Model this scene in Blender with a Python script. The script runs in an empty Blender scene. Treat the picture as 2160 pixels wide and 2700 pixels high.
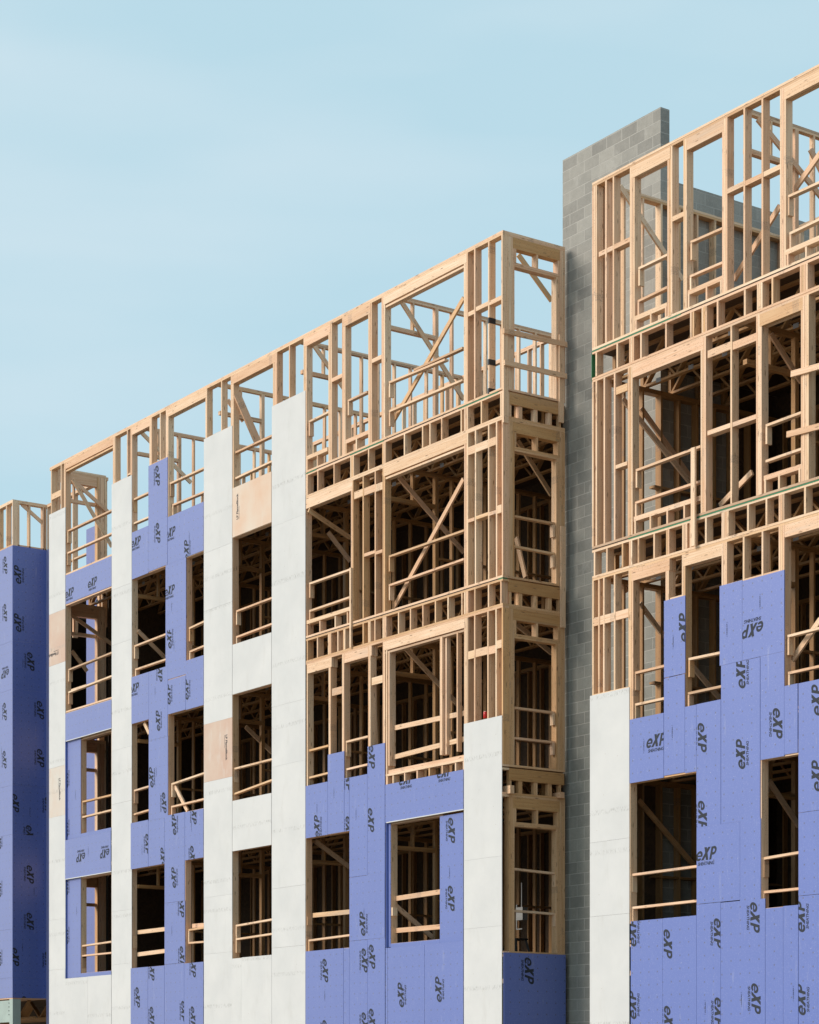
import bpy, bmesh, math, random
from mathutils import Vector, Matrix
random.seed(7)
scn = bpy.context.scene
COL = scn.collection
R_ = math.radians

# ---------------------------------------------------------------- camera
cd = bpy.data.cameras.new('camera')
cam = bpy.data.objects.new('camera', cd); COL.objects.link(cam); scn.camera = cam
cam.location = (30.614, -23.255, 1.65)
cam.rotation_euler = (R_(90), 0, R_(90 - 34.793))     # level camera, verticals stay vertical through the shift
cd.sensor_fit = 'HORIZONTAL'; cd.sensor_width = 36; cd.lens = 96.667
cd.shift_y = 0.6944; cd.clip_end = 3000; cd.clip_start = 0.5

# ---------------------------------------------------------------- sky and sun
SUN_EL, SUN_DIR = 27.0, (-0.42, -0.907)
w = bpy.data.worlds.new('World'); scn.world = w; w.use_nodes = True
nt = w.node_tree; nt.nodes.clear()
def N(nt, t, **k):
    n = nt.nodes.new(t)
    for a, v in k.items(): setattr(n, a, v)
    return n
sky = N(nt, 'ShaderNodeTexSky', sky_type='NISHITA', sun_disc=False)
sky.sun_elevation = R_(SUN_EL); sky.sun_rotation = math.atan2(SUN_DIR[0], SUN_DIR[1])
sky.air_density = 1.0; sky.dust_density = 1.2; sky.ozone_density = 1.5
tc = N(nt, 'ShaderNodeTexCoord'); mp = N(nt, 'ShaderNodeMapping'); mp.inputs['Scale'].default_value = (1.2, 1.2, 5.0)
mp.inputs['Rotation'].default_value = (0.25, 0.1, 0)
ns = N(nt, 'ShaderNodeTexNoise'); ns.inputs['Scale'].default_value = 2.2; ns.inputs['Detail'].default_value = 4; ns.inputs['Roughness'].default_value = .45
rp = N(nt, 'ShaderNodeMapRange'); rp.inputs['From Min'].default_value = .40; rp.inputs['From Max'].default_value = .66; rp.inputs['To Max'].default_value = .5
mx = N(nt, 'ShaderNodeMix', data_type='RGBA'); mx.inputs['B'].default_value = (6.35, 7.05, 7.55, 1)
gr = N(nt, 'ShaderNodeMix', data_type='RGBA', blend_type='MIX'); gr.inputs['Factor'].default_value = 0.9; gr.inputs['B'].default_value = (4.45, 6.35, 7.2, 1)
bg = N(nt, 'ShaderNodeBackground'); bg.inputs['Strength'].default_value = 0.12
wo = N(nt, 'ShaderNodeOutputWorld')
L = nt.links.new
L(tc.outputs['Generated'], mp.inputs['Vector']); L(mp.outputs[0], ns.inputs['Vector']); L(ns.outputs['Fac'], rp.inputs['Value'])
L(sky.outputs[0], gr.inputs['A']); L(gr.outputs['Result'], mx.inputs['A']); L(rp.outputs[0], mx.inputs['Factor'])
L(mx.outputs['Result'], bg.inputs['Color']); L(bg.outputs[0], wo.inputs['Surface'])
sd = bpy.data.lights.new('sun', 'SUN'); sd.energy = 3.1; sd.angle = R_(28); sd.color = (1.0, .88, .76)
sun = bpy.data.objects.new('sun', sd); COL.objects.link(sun)
ce = math.cos(R_(SUN_EL)); dv = Vector((SUN_DIR[0]*ce, SUN_DIR[1]*ce, math.sin(R_(SUN_EL))))
sun.rotation_euler = dv.to_track_quat('Z', 'Y').to_euler(); sun.location = (-40, -40, 30)
vs = scn.view_settings; vs.view_transform = 'Standard'; vs.look = 'None'; vs.exposure = 0.0; vs.gamma = 1
scn.render.film_transparent = False
scn.cycles.max_bounces = 6; scn.cycles.diffuse_bounces = 4

# ---------------------------------------------------------------- materials
def mat(name):
    m = bpy.data.materials.new(name); m.use_nodes = True
    t = m.node_tree; b = t.nodes['Principled BSDF']; return m, t, b
def math_(t, op, a, b=None, c=None):
    n = t.nodes.new('ShaderNodeMath'); n.operation = op
    for i, v in enumerate((a, b, c)):
        if v is None: continue
        if isinstance(v, (int, float)): n.inputs[i].default_value = v
        else: t.links.new(v, n.inputs[i])
    return n.outputs[0]
def noise(t, vec, scale, detail=3, rough=.5, dims='3D'):
    n = t.nodes.new('ShaderNodeTexNoise'); n.noise_dimensions = dims
    n.inputs['Scale'].default_value = scale; n.inputs['Detail'].default_value = detail; n.inputs['Roughness'].default_value = rough
    t.links.new(vec, n.inputs['Vector']); return n.outputs['Fac']
def ramp(t, f, stops):
    n = t.nodes.new('ShaderNodeValToRGB'); t.links.new(f, n.inputs[0]); e = n.color_ramp.elements
    while len(e) > len(stops): e.remove(e[-1])
    while len(e) < len(stops): e.new(1)
    for i, (p, c) in enumerate(stops): e[i].position = p; e[i].color = (*c, 1) if len(c) == 3 else c
    return n.outputs[0]
def mix(t, f, a, b, mode='MIX'):
    n = t.nodes.new('ShaderNodeMix'); n.data_type = 'RGBA'; n.blend_type = mode
    for k, v in (('Factor', f), ('A', a), ('B', b)):
        s = n.inputs[k]
        if isinstance(v, tuple): s.default_value = (*v, 1)
        elif isinstance(v, (int, float)): s.default_value = v
        else: t.links.new(v, s)
    return n.outputs['Result']
def comb(t, x, y, z=0.0):
    n = t.nodes.new('ShaderNodeCombineXYZ')
    for i, v in enumerate((x, y, z)):
        if isinstance(v, (int, float)): n.inputs[i].default_value = v
        else: t.links.new(v, n.inputs[i])
    return n.outputs[0]
def sep(t, v):
    n = t.nodes.new('ShaderNodeSeparateXYZ'); t.links.new(v, n.inputs[0]); return n.outputs
def bump(t, b, h, s, d=.002):
    n = t.nodes.new('ShaderNodeBump'); n.inputs['Strength'].default_value = s; n.inputs['Distance'].default_value = d
    t.links.new(h, n.inputs['Height']); t.links.new(n.outputs[0], b.inputs['Normal'])

def wood_mat(name, cols, knots=True, rough=.62):
    m, t, b = mat(name)
    uv = t.nodes.new('ShaderNodeUVMap').outputs[0]; at = t.nodes.new('ShaderNodeAttribute'); at.attribute_name = 'rnd'
    rnd = at.outputs['Fac']; u, v, _ = sep(t, uv)
    off = math_(t, 'MULTIPLY', rnd, 57.3)
    g1 = noise(t, comb(t, math_(t, 'MULTIPLY', u, 70), math_(t, 'MULTIPLY', v, 1.6), off), 1.0, 4, .6)
    g2 = noise(t, comb(t, math_(t, 'MULTIPLY', u, 14), math_(t, 'MULTIPLY', v, 1.1), off), 1.0, 2)
    base = ramp(t, math_(t, 'FRACT', math_(t, 'MULTIPLY', rnd, 13.7)), cols)
    dark = mix(t, 1.0, base, (.80, .68, .56), 'MULTIPLY')
    c = mix(t, ramp(t, g1, [(.38, (0, 0, 0)), (.68, (1, 1, 1))]), base, dark)
    c = mix(t, math_(t, 'MULTIPLY', ramp(t, g2, [(.35, (0, 0, 0)), (.7, (1, 1, 1))]), .35), c, mix(t, 1.0, base, (.86, .72, .60), 'MULTIPLY'))
    # weathered grey streaks on some boards
    gw = noise(t, comb(t, math_(t, 'MULTIPLY', u, 6), math_(t, 'MULTIPLY', v, .7), math_(t, 'ADD', off, 9)), 1.0, 3)
    wsel = math_(t, 'MULTIPLY', ramp(t, gw, [(.5, (0, 0, 0)), (.75, (1, 1, 1))]), ramp(t, math_(t, 'FRACT', math_(t, 'MULTIPLY', rnd, 7.1)), [(.55, (0, 0, 0)), (.95, (1, 1, 1))]))
    c = mix(t, math_(t, 'MULTIPLY', wsel, .5), c, (.36, .31, .26))
    if knots:
        vo = t.nodes.new('ShaderNodeTexVoronoi'); vo.inputs['Scale'].default_value = 1
        t.links.new(comb(t, math_(t, 'MULTIPLY', u, 15), math_(t, 'MULTIPLY', v, 3.2), off), vo.inputs['Vector'])
        k = ramp(t, vo.outputs['Distance'], [(.07, (1, 1, 1)), (.19, (0, 0, 0))])
        c = mix(t, math_(t, 'MULTIPLY', k, .85), c, (.20, .10, .045))
        v2 = t.nodes.new('ShaderNodeTexVoronoi'); v2.inputs['Scale'].default_value = 1
        t.links.new(comb(t, math_(t, 'MULTIPLY', u, 55), math_(t, 'MULTIPLY', v, 30), off), v2.inputs['Vector'])
        sp = math_(t, 'MULTIPLY', ramp(t, v2.outputs['Distance'], [(.14, (1, 1, 1)), (.22, (0, 0, 0))]), ramp(t, g2, [(.44, (0, 0, 0)), (.5, (1, 1, 1))]))
        c = mix(t, math_(t, 'MULTIPLY', sp, .85), c, (.09, .06, .04))
    # ink grade stamp, a patch of illegible print somewhere along the board
    vv = math_(t, 'FRACT', math_(t, 'ADD', math_(t, 'MULTIPLY', v, .42), math_(t, 'MULTIPLY', rnd, 31.7)))
    band = ramp(t, vv, [(.40, (0, 0, 0)), (.402, (1, 1, 1)), (.455, (1, 1, 1)), (.457, (0, 0, 0))])
    ink = ramp(t, noise(t, comb(t, math_(t, 'MULTIPLY', u, 90), math_(t, 'MULTIPLY', v, 130), off), 1., 2), [(.5, (0, 0, 0)), (.56, (1, 1, 1))])
    sel = math_(t, 'GREATER_THAN', math_(t, 'FRACT', math_(t, 'MULTIPLY', rnd, 71.3)), .6)
    c = mix(t, math_(t, 'MULTIPLY', math_(t, 'MULTIPLY', band, ink), math_(t, 'MULTIPLY', sel, .55)), c, (.12, .10, .10))
    t.links.new(c, b.inputs['Base Color']); b.inputs['Roughness'].default_value = rough
    bump(t, b, g1, .25, .002)
    return m
M = {}
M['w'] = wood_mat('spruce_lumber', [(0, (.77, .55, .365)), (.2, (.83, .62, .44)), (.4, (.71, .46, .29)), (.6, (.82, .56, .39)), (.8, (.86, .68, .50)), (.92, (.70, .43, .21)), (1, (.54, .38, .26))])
M['in'] = wood_mat('interior_shade_lumber', [(0, (.40, .23, .10)), (.5, (.50, .29, .12)), (1, (.33, .18, .07))])  # same lumber coloured darker, painting in the shade of the lower storeys' interiors

M['fir'] = wood_mat('fir_beam', [(0, (.50, .29, .12)), (1, (.60, .37, .17))])
M['wg'] = wood_mat('golden_lumber', [(0, (.66, .42, .22)), (.5, (.74, .50, .30)), (1, (.60, .36, .17))])  # deeper golden tone for the return bay below the top storey
def osb_mat():
    m, t, b = mat('darkened_strand_board')
    g = t.nodes.new('ShaderNodeTexCoord').outputs['Object']
    vo = t.nodes.new('ShaderNodeTexVoronoi'); vo.inputs['Scale'].default_value = 22; t.links.new(g, vo.inputs['Vector'])
    c = mix(t, ramp(t, vo.outputs['Color'], [(0, (0, 0, 0)), (1, (1, 1, 1))]), (.045, .028, .017), (.09, .055, .03))  # strands coloured extra dark to deepen the shade indoors
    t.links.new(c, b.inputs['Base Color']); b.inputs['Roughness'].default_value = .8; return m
M['osb'] = osb_mat()

def blue_mat():
    m, t, b = mat('blue_coated_sheathing')
    g = t.nodes.new('ShaderNodeNewGeometry').outputs['Position']; x, y, z = sep(t, g)
    a = math_(t, 'ADD', x, y)
    at = t.nodes.new('ShaderNodeAttribute'); at.attribute_name = 'rnd'; rnd = at.outputs['Fac']
    base = mix(t, noise(t, g, 1.1, 3), (.034, .095, .42), (.048, .115, .47))
    base = mix(t, math_(t, 'MULTIPLY', ramp(t, noise(t, g, 55, 2), [(.55, (0, 0, 0)), (.75, (1, 1, 1))]), .25), base, (.36, .38, .66))
    # nailing marks every eight inches
    fa = math_(t, 'ABSOLUTE', math_(t, 'SUBTRACT', math_(t, 'FRACT', math_(t, 'ADD', math_(t, 'DIVIDE', a, .2032), math_(t, 'MULTIPLY', rnd, 5.))), .5))
    fz = math_(t, 'ABSOLUTE', math_(t, 'SUBTRACT', math_(t, 'FRACT', math_(t, 'ADD', math_(t, 'DIVIDE', z, .2032), math_(t, 'MULTIPLY', rnd, 9.))), .5))
    inx = math_(t, 'LESS_THAN', math_(t, 'MAXIMUM', fa, fz), .062)
    dg = math_(t, 'LESS_THAN', math_(t, 'ABSOLUTE', math_(t, 'SUBTRACT', fa, fz)), .03)
    c = mix(t, math_(t, 'MULTIPLY', math_(t, 'MULTIPLY', inx, dg), .85), base, (.015, .017, .04))
    # chalky scuffs and dust
    sc = noise(t, comb(t, math_(t, 'MULTIPLY', a, 9), math_(t, 'MULTIPLY', z, 1.2), rnd), 1., 5, .7)
    c = mix(t, math_(t, 'MULTIPLY', ramp(t, sc, [(.62, (0, 0, 0)), (.8, (1, 1, 1))]), .3), c, (.55, .56, .62))
    v2 = t.nodes.new('ShaderNodeTexVoronoi'); v2.inputs['Scale'].default_value = 9; t.links.new(g, v2.inputs['Vector'])
    c = mix(t, ramp(t, v2.outputs['Distance'], [(.03, (1, 1, 1)), (.05, (0, 0, 0))]), c, (.5, .52, .62))
    t.links.new(c, b.inputs['Base Color']); b.inputs['Roughness'].default_value = .5
    b.inputs['Specular IOR Level'].default_value = 1.0; b.inputs['Sheen Weight'].default_value = 1.0; b.inputs['Sheen Roughness'].default_value = .5; b.inputs['Sheen Tint'].default_value = (1, .88, .74, 1)
    bump(t, b, noise(t, g, 120, 2), .2, .001)
    return m
M['blue'] = blue_mat()

def white_mat(name, c1, c2, c3, stain=.0):
    m, t, b = mat(name)
    g = t.nodes.new('ShaderNodeNewGeometry').outputs['Position']; x, y, z = sep(t, g)
    at = t.nodes.new('ShaderNodeAttribute'); at.attribute_name = 'rnd'; rnd = at.outputs['Fac']
    n1 = noise(t, comb(t, x, math_(t, 'ADD', y, math_(t, 'MULTIPLY', rnd, 40)), z), 1.3, 4, .6)
    c = mix(t, ramp(t, n1, [(.3, (0, 0, 0)), (.7, (1, 1, 1))]), c1, c2)
    st = ramp(t, noise(t, comb(t, math_(t, 'MULTIPLY', x, 5), math_(t, 'MULTIPLY', rnd, 30), math_(t, 'MULTIPLY', z, 1.5)), 1., 5, .65), [(.56, (0, 0, 0)), (.8, (1, 1, 1))])
    c = mix(t, math_(t, 'MULTIPLY', st, stain), c, c3)
    # smudged row of factory print
    pz = math_(t, 'FRACT', math_(t, 'ADD', math_(t, 'DIVIDE', z, 1.9), math_(t, 'MULTIPLY', rnd, 3.7)))
    bd = ramp(t, pz, [(.46, (0, 0, 0)), (.475, (1, 1, 1)), (.50, (1, 1, 1)), (.515, (0, 0, 0))])
    ik = ramp(t, noise(t, comb(t, math_(t, 'MULTIPLY', x, 46), rnd, math_(t, 'MULTIPLY', z, 16)), 1., 3, .7), [(.5, (0, 0, 0)), (.62, (1, 1, 1))])
    c = mix(t, math_(t, 'MULTIPLY', math_(t, 'MULTIPLY', bd, ik), .6), c, (.33, .33, .32))
    v2 = t.nodes.new('ShaderNodeTexVoronoi'); v2.inputs['Scale'].default_value = 5.2; t.links.new(g, v2.inputs['Vector'])
    c = mix(t, math_(t, 'MULTIPLY', ramp(t, v2.outputs['Distance'], [(.025, (1, 1, 1)), (.04, (0, 0, 0))]), .7), c, (.3, .24, .18))
    t.links.new(c, b.inputs['Base Color']); b.inputs['Roughness'].default_value = .75
    b.inputs['Specular IOR Level'].default_value = .3
    bump(t, b, noise(t, g, 90, 3), .25, .001)
    return m
M['white'] = white_mat('white_fire_board', (.575, .585, .59), (.64, .645, .645), (.44, .43, .40), .25)
M['pink'] = white_mat('bare_pink_fire_board', (.56, .39, .31), (.60, .49, .41), (.64, .635, .61), .6)
M['pinkw'] = white_mat('stained_fire_board', (.62, .60, .56), (.62, .53, .46), (.6, .44, .34), .6)
M['pinkl'] = white_mat('half_coated_fire_board', (.66, .47, .35), (.67, .58, .49), (.70, .69, .66), .4)

def plain(name, c, rough=.6, metal=0., var=.15, scale=8.):
    m, t, b = mat(name)
    g = t.nodes.new('ShaderNodeTexCoord').outputs['Object']
    cc = mix(t, noise(t, g, scale, 4), tuple(v*(1-var) for v in c), tuple(min(1, v*(1+var)) for v in c))
    t.links.new(cc, b.inputs['Base Color']); b.inputs['Roughness'].default_value = rough; b.inputs['Metallic'].default_value = metal
    return m
M['green'] = plain('green_foam_gasket', (.02, .17, .07), .6)
M['black'] = plain('black_paint', (.012, .012, .016), .6)
M['ink'] = plain('print_ink', (.016, .022, .035), .75, var=.5, scale=40)
M['steel'] = plain('primed_steel', (.36, .44, .41), .5, var=.2, scale=3)
M['galv'] = plain('galvanised_plate', (.30, .30, .31), .6, .2)
M['red'] = plain('red_enamel', (.55, .02, .02), .3)
M['alu'] = plain('aluminium', (.7, .7, .7), .3, .9)
M['greybox'] = plain('grey_box', (.25, .26, .26), .5)
M['dark'] = plain('black_plastic', (.015, .015, .017), .5)

def block_mat():
    m, t, b = mat('concrete_block_masonry')
    g = t.nodes.new('ShaderNodeNewGeometry').outputs['Position']; x, y, z = sep(t, g)
    a = math_(t, 'ADD', x, y); vec = comb(t, math_(t, 'ADD', a, .12), math_(t, 'ADD', z, -.05), 0.)
    bt = t.nodes.new('ShaderNodeTexBrick'); t.links.new(vec, bt.inputs['Vector'])
    bt.inputs['Scale'].default_value = 1; bt.inputs['Brick Width'].default_value = .4064; bt.inputs['Row Height'].default_value = .2032
    bt.inputs['Mortar Size'].default_value = .008; bt.inputs['Mortar Smooth'].default_value = .3; bt.inputs['Bias'].default_value = 0
    bt.inputs['Color1'].default_value = (.74, .74, .74, 1); bt.inputs['Color2'].default_value = (1.2, 1.2, 1.18, 1); bt.inputs['Mortar'].default_value = (1, 1, 1, 1)
    c = mix(t, 1.0, bt.outputs['Color'], mix(t, noise(t, g, 1.4, 5, .65), (.23, .225, .21), (.46, .445, .41)), 'MULTIPLY')
    c = mix(t, math_(t, 'MULTIPLY', ramp(t, noise(t, comb(t, math_(t, 'MULTIPLY', a, .25), math_(t, 'MULTIPLY', z, .75), 3.), 1., 2), [(.5, (0, 0, 0)), (.66, (1, 1, 1))]), .4), c, (.47, .45, .41))
    c = mix(t, .35, c, mix(t, noise(t, g, 9, 5, .75), (.10, .10, .095), (.50, .485, .45)))
    # damp, darker masonry low down and pale runs
    low = ramp(t, math_(t, 'ADD', math_(t, 'DIVIDE', z, 18.), math_(t, 'MULTIPLY', noise(t, g, .8, 4), .25)), [(.55, (1, 1, 1)), (.95, (0, 0, 0))])
    c = mix(t, math_(t, 'MULTIPLY', low, .45), c, mix(t, 1., c, (.55, .63, .62), 'MULTIPLY'))
    run = ramp(t, noise(t, comb(t, math_(t, 'MULTIPLY', a, 11), math_(t, 'MULTIPLY', z, .9), 0.), 1., 5, .7), [(.60, (0, 0, 0)), (.78, (1, 1, 1))])
    c = mix(t, math_(t, 'MULTIPLY', run, .35), c, (.13, .13, .125))
    eff = ramp(t, noise(t, g, 2.1, 6, .7), [(.60, (0, 0, 0)), (.72, (1, 1, 1))])
    c = mix(t, math_(t, 'MULTIPLY', eff, .35), c, (.56, .55, .52))
    sp = noise(t, g, 130, 2)
    c = mix(t, math_(t, 'MULTIPLY', ramp(t, sp, [(.50, (0, 0, 0)), (.66, (1, 1, 1))]), .5), c, (.12, .12, .115))
    t.links.new(c, b.inputs['Base Color']); b.inputs['Roughness'].default_value = .92; b.inputs['Specular IOR Level'].default_value = .2
    c = mix(t, math_(t, 'MULTIPLY', bt.outputs['Fac'], math_(t, 'ADD', .25, math_(t, 'MULTIPLY', noise(t, g, 3., 3), .6))), c, (.50, .485, .45)); t.links.new(c, b.inputs['Base Color'])
    h = math_(t, 'ADD', math_(t, 'MULTIPLY', bt.outputs['Fac'], -1.), math_(t, 'MULTIPLY', sp, .35))
    bump(t, b, h, .6, .006)
    return m
M['block'] = block_mat()
def ground_mat():
    m, t, b = mat('dry_soil')
    g = t.nodes.new('ShaderNodeNewGeometry').outputs['Position']
    c = mix(t, noise(t, g, .35, 6, .65), (.26, .21, .16), (.40, .34, .27))
    t.links.new(c, b.inputs['Base Color']); b.inputs['Roughness'].default_value = .95
    bump(t, b, noise(t, g, 6, 6), .6, .03); return m
M['soil'] = ground_mat()

# ---------------------------------------------------------------- mesh helpers
class MB:
    """collects boxes and bars with board coordinates (metres along / across) for the grain"""
    def __init__(s): s.v = []; s.f = []; s.uv = []; s.rn = []
    def cuboid(s, o, ex, ey, ez, long=2, jit=True, dev=None):
        # o corner, ex/ey/ez full edge vectors; long = index of the grain axis
        rn = random.random(); n = len(s.v); E = (ex, ey, ez); ln = [e.length for e in E]
        ou, ov = random.random()*3, random.random()*9
        for k in range(8):
            s.v.append(o + (ex if k & 1 else ex*0) + (ey if k & 2 else ey*0) + (ez if k & 4 else ez*0))
        for ax in range(3):
            b_, c_ = [(1, 2), (2, 0), (0, 1)][ax]
            bb, cb, ab = 1 << b_, 1 << c_, 1 << ax
            for side in (0, 1):
                q = [ab*side, ab*side | bb, ab*side | bb | cb, ab*side | cb]
                st = [(0, 0), (ln[b_], 0), (ln[b_], ln[c_]), (0, ln[c_])]
                if side == 0: q = q[::-1]; st = st[::-1]
                s.f.append([n+i for i in q])
                for (p, r) in st:
                    uu, vv = (p, r) if c_ == long else (r, p) if b_ == long else (p, r)
                    s.uv.append((uu + ou + ax*.37, vv + ov))
                s.rn.append(rn)
    def box(s, x0, x1, y0, y1, z0, z1, ax='z', jit=0.):
        if jit:
            j = lambda: random.uniform(-jit, jit)
            y0 += j(); z = {'z': 0, 'x': 1, 'y': 2}[ax]
        V = Vector
        s.cuboid(V((x0, y0, z0)), V((x1-x0, 0, 0)), V((0, y1-y0, 0)), V((0, 0, z1-z0)), 'xyz'.index(ax))
    def bar(s, a, b, h, th):
        """board from a to b: h measured across in the vertical plane, th across it"""
        a = Vector(a); b = Vector(b); d = b-a; hor = Vector((d.x, d.y, 0))
        side = Vector((-hor.y, hor.x, 0)).normalized() if hor.length > 1e-4 else Vector((0, 1, 0))
        up = side.cross(d).normalized()
        if up.z < 0: up = -up
        if hor.length <= 1e-4: up = Vector((1, 0, 0))
        s.cuboid(a - up*h/2 - side*th/2, d, up*h, side*th, 0)
    def build(s, name, m, parent=None, smooth=False):
        me = bpy.data.meshes.new(name)
        c = sum(s.v, Vector())/len(s.v)
        me.from_pydata([v-c for v in s.v], [], s.f)
        uv = me.uv_layers.new(name='UVMap')
        for i, q in enumerate(s.uv): uv.data[i].uv = q
        at = me.attributes.new('rnd', 'FLOAT', 'FACE')
        at.data.foreach_set('value', s.rn)
        bm = bmesh.new(); bm.from_mesh(me); bmesh.ops.recalc_face_normals(bm, faces=bm.faces); bm.to_mesh(me); bm.free()
        me.materials.append(M[m])
        o = bpy.data.objects.new(name, me); COL.objects.link(o); o.location = c
        if parent:
            o.parent = parent; o.location = c - parent.location
        return o
def thing(name, loc, label, cat, group=None):
    o = bpy.data.objects.new(name, None); COL.objects.link(o); o.location = loc; o.empty_display_size = .3
    o['label'] = label; o['category'] = cat
    if group: o['group'] = group
    return o
bpy.context.view_layer.update()

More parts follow.
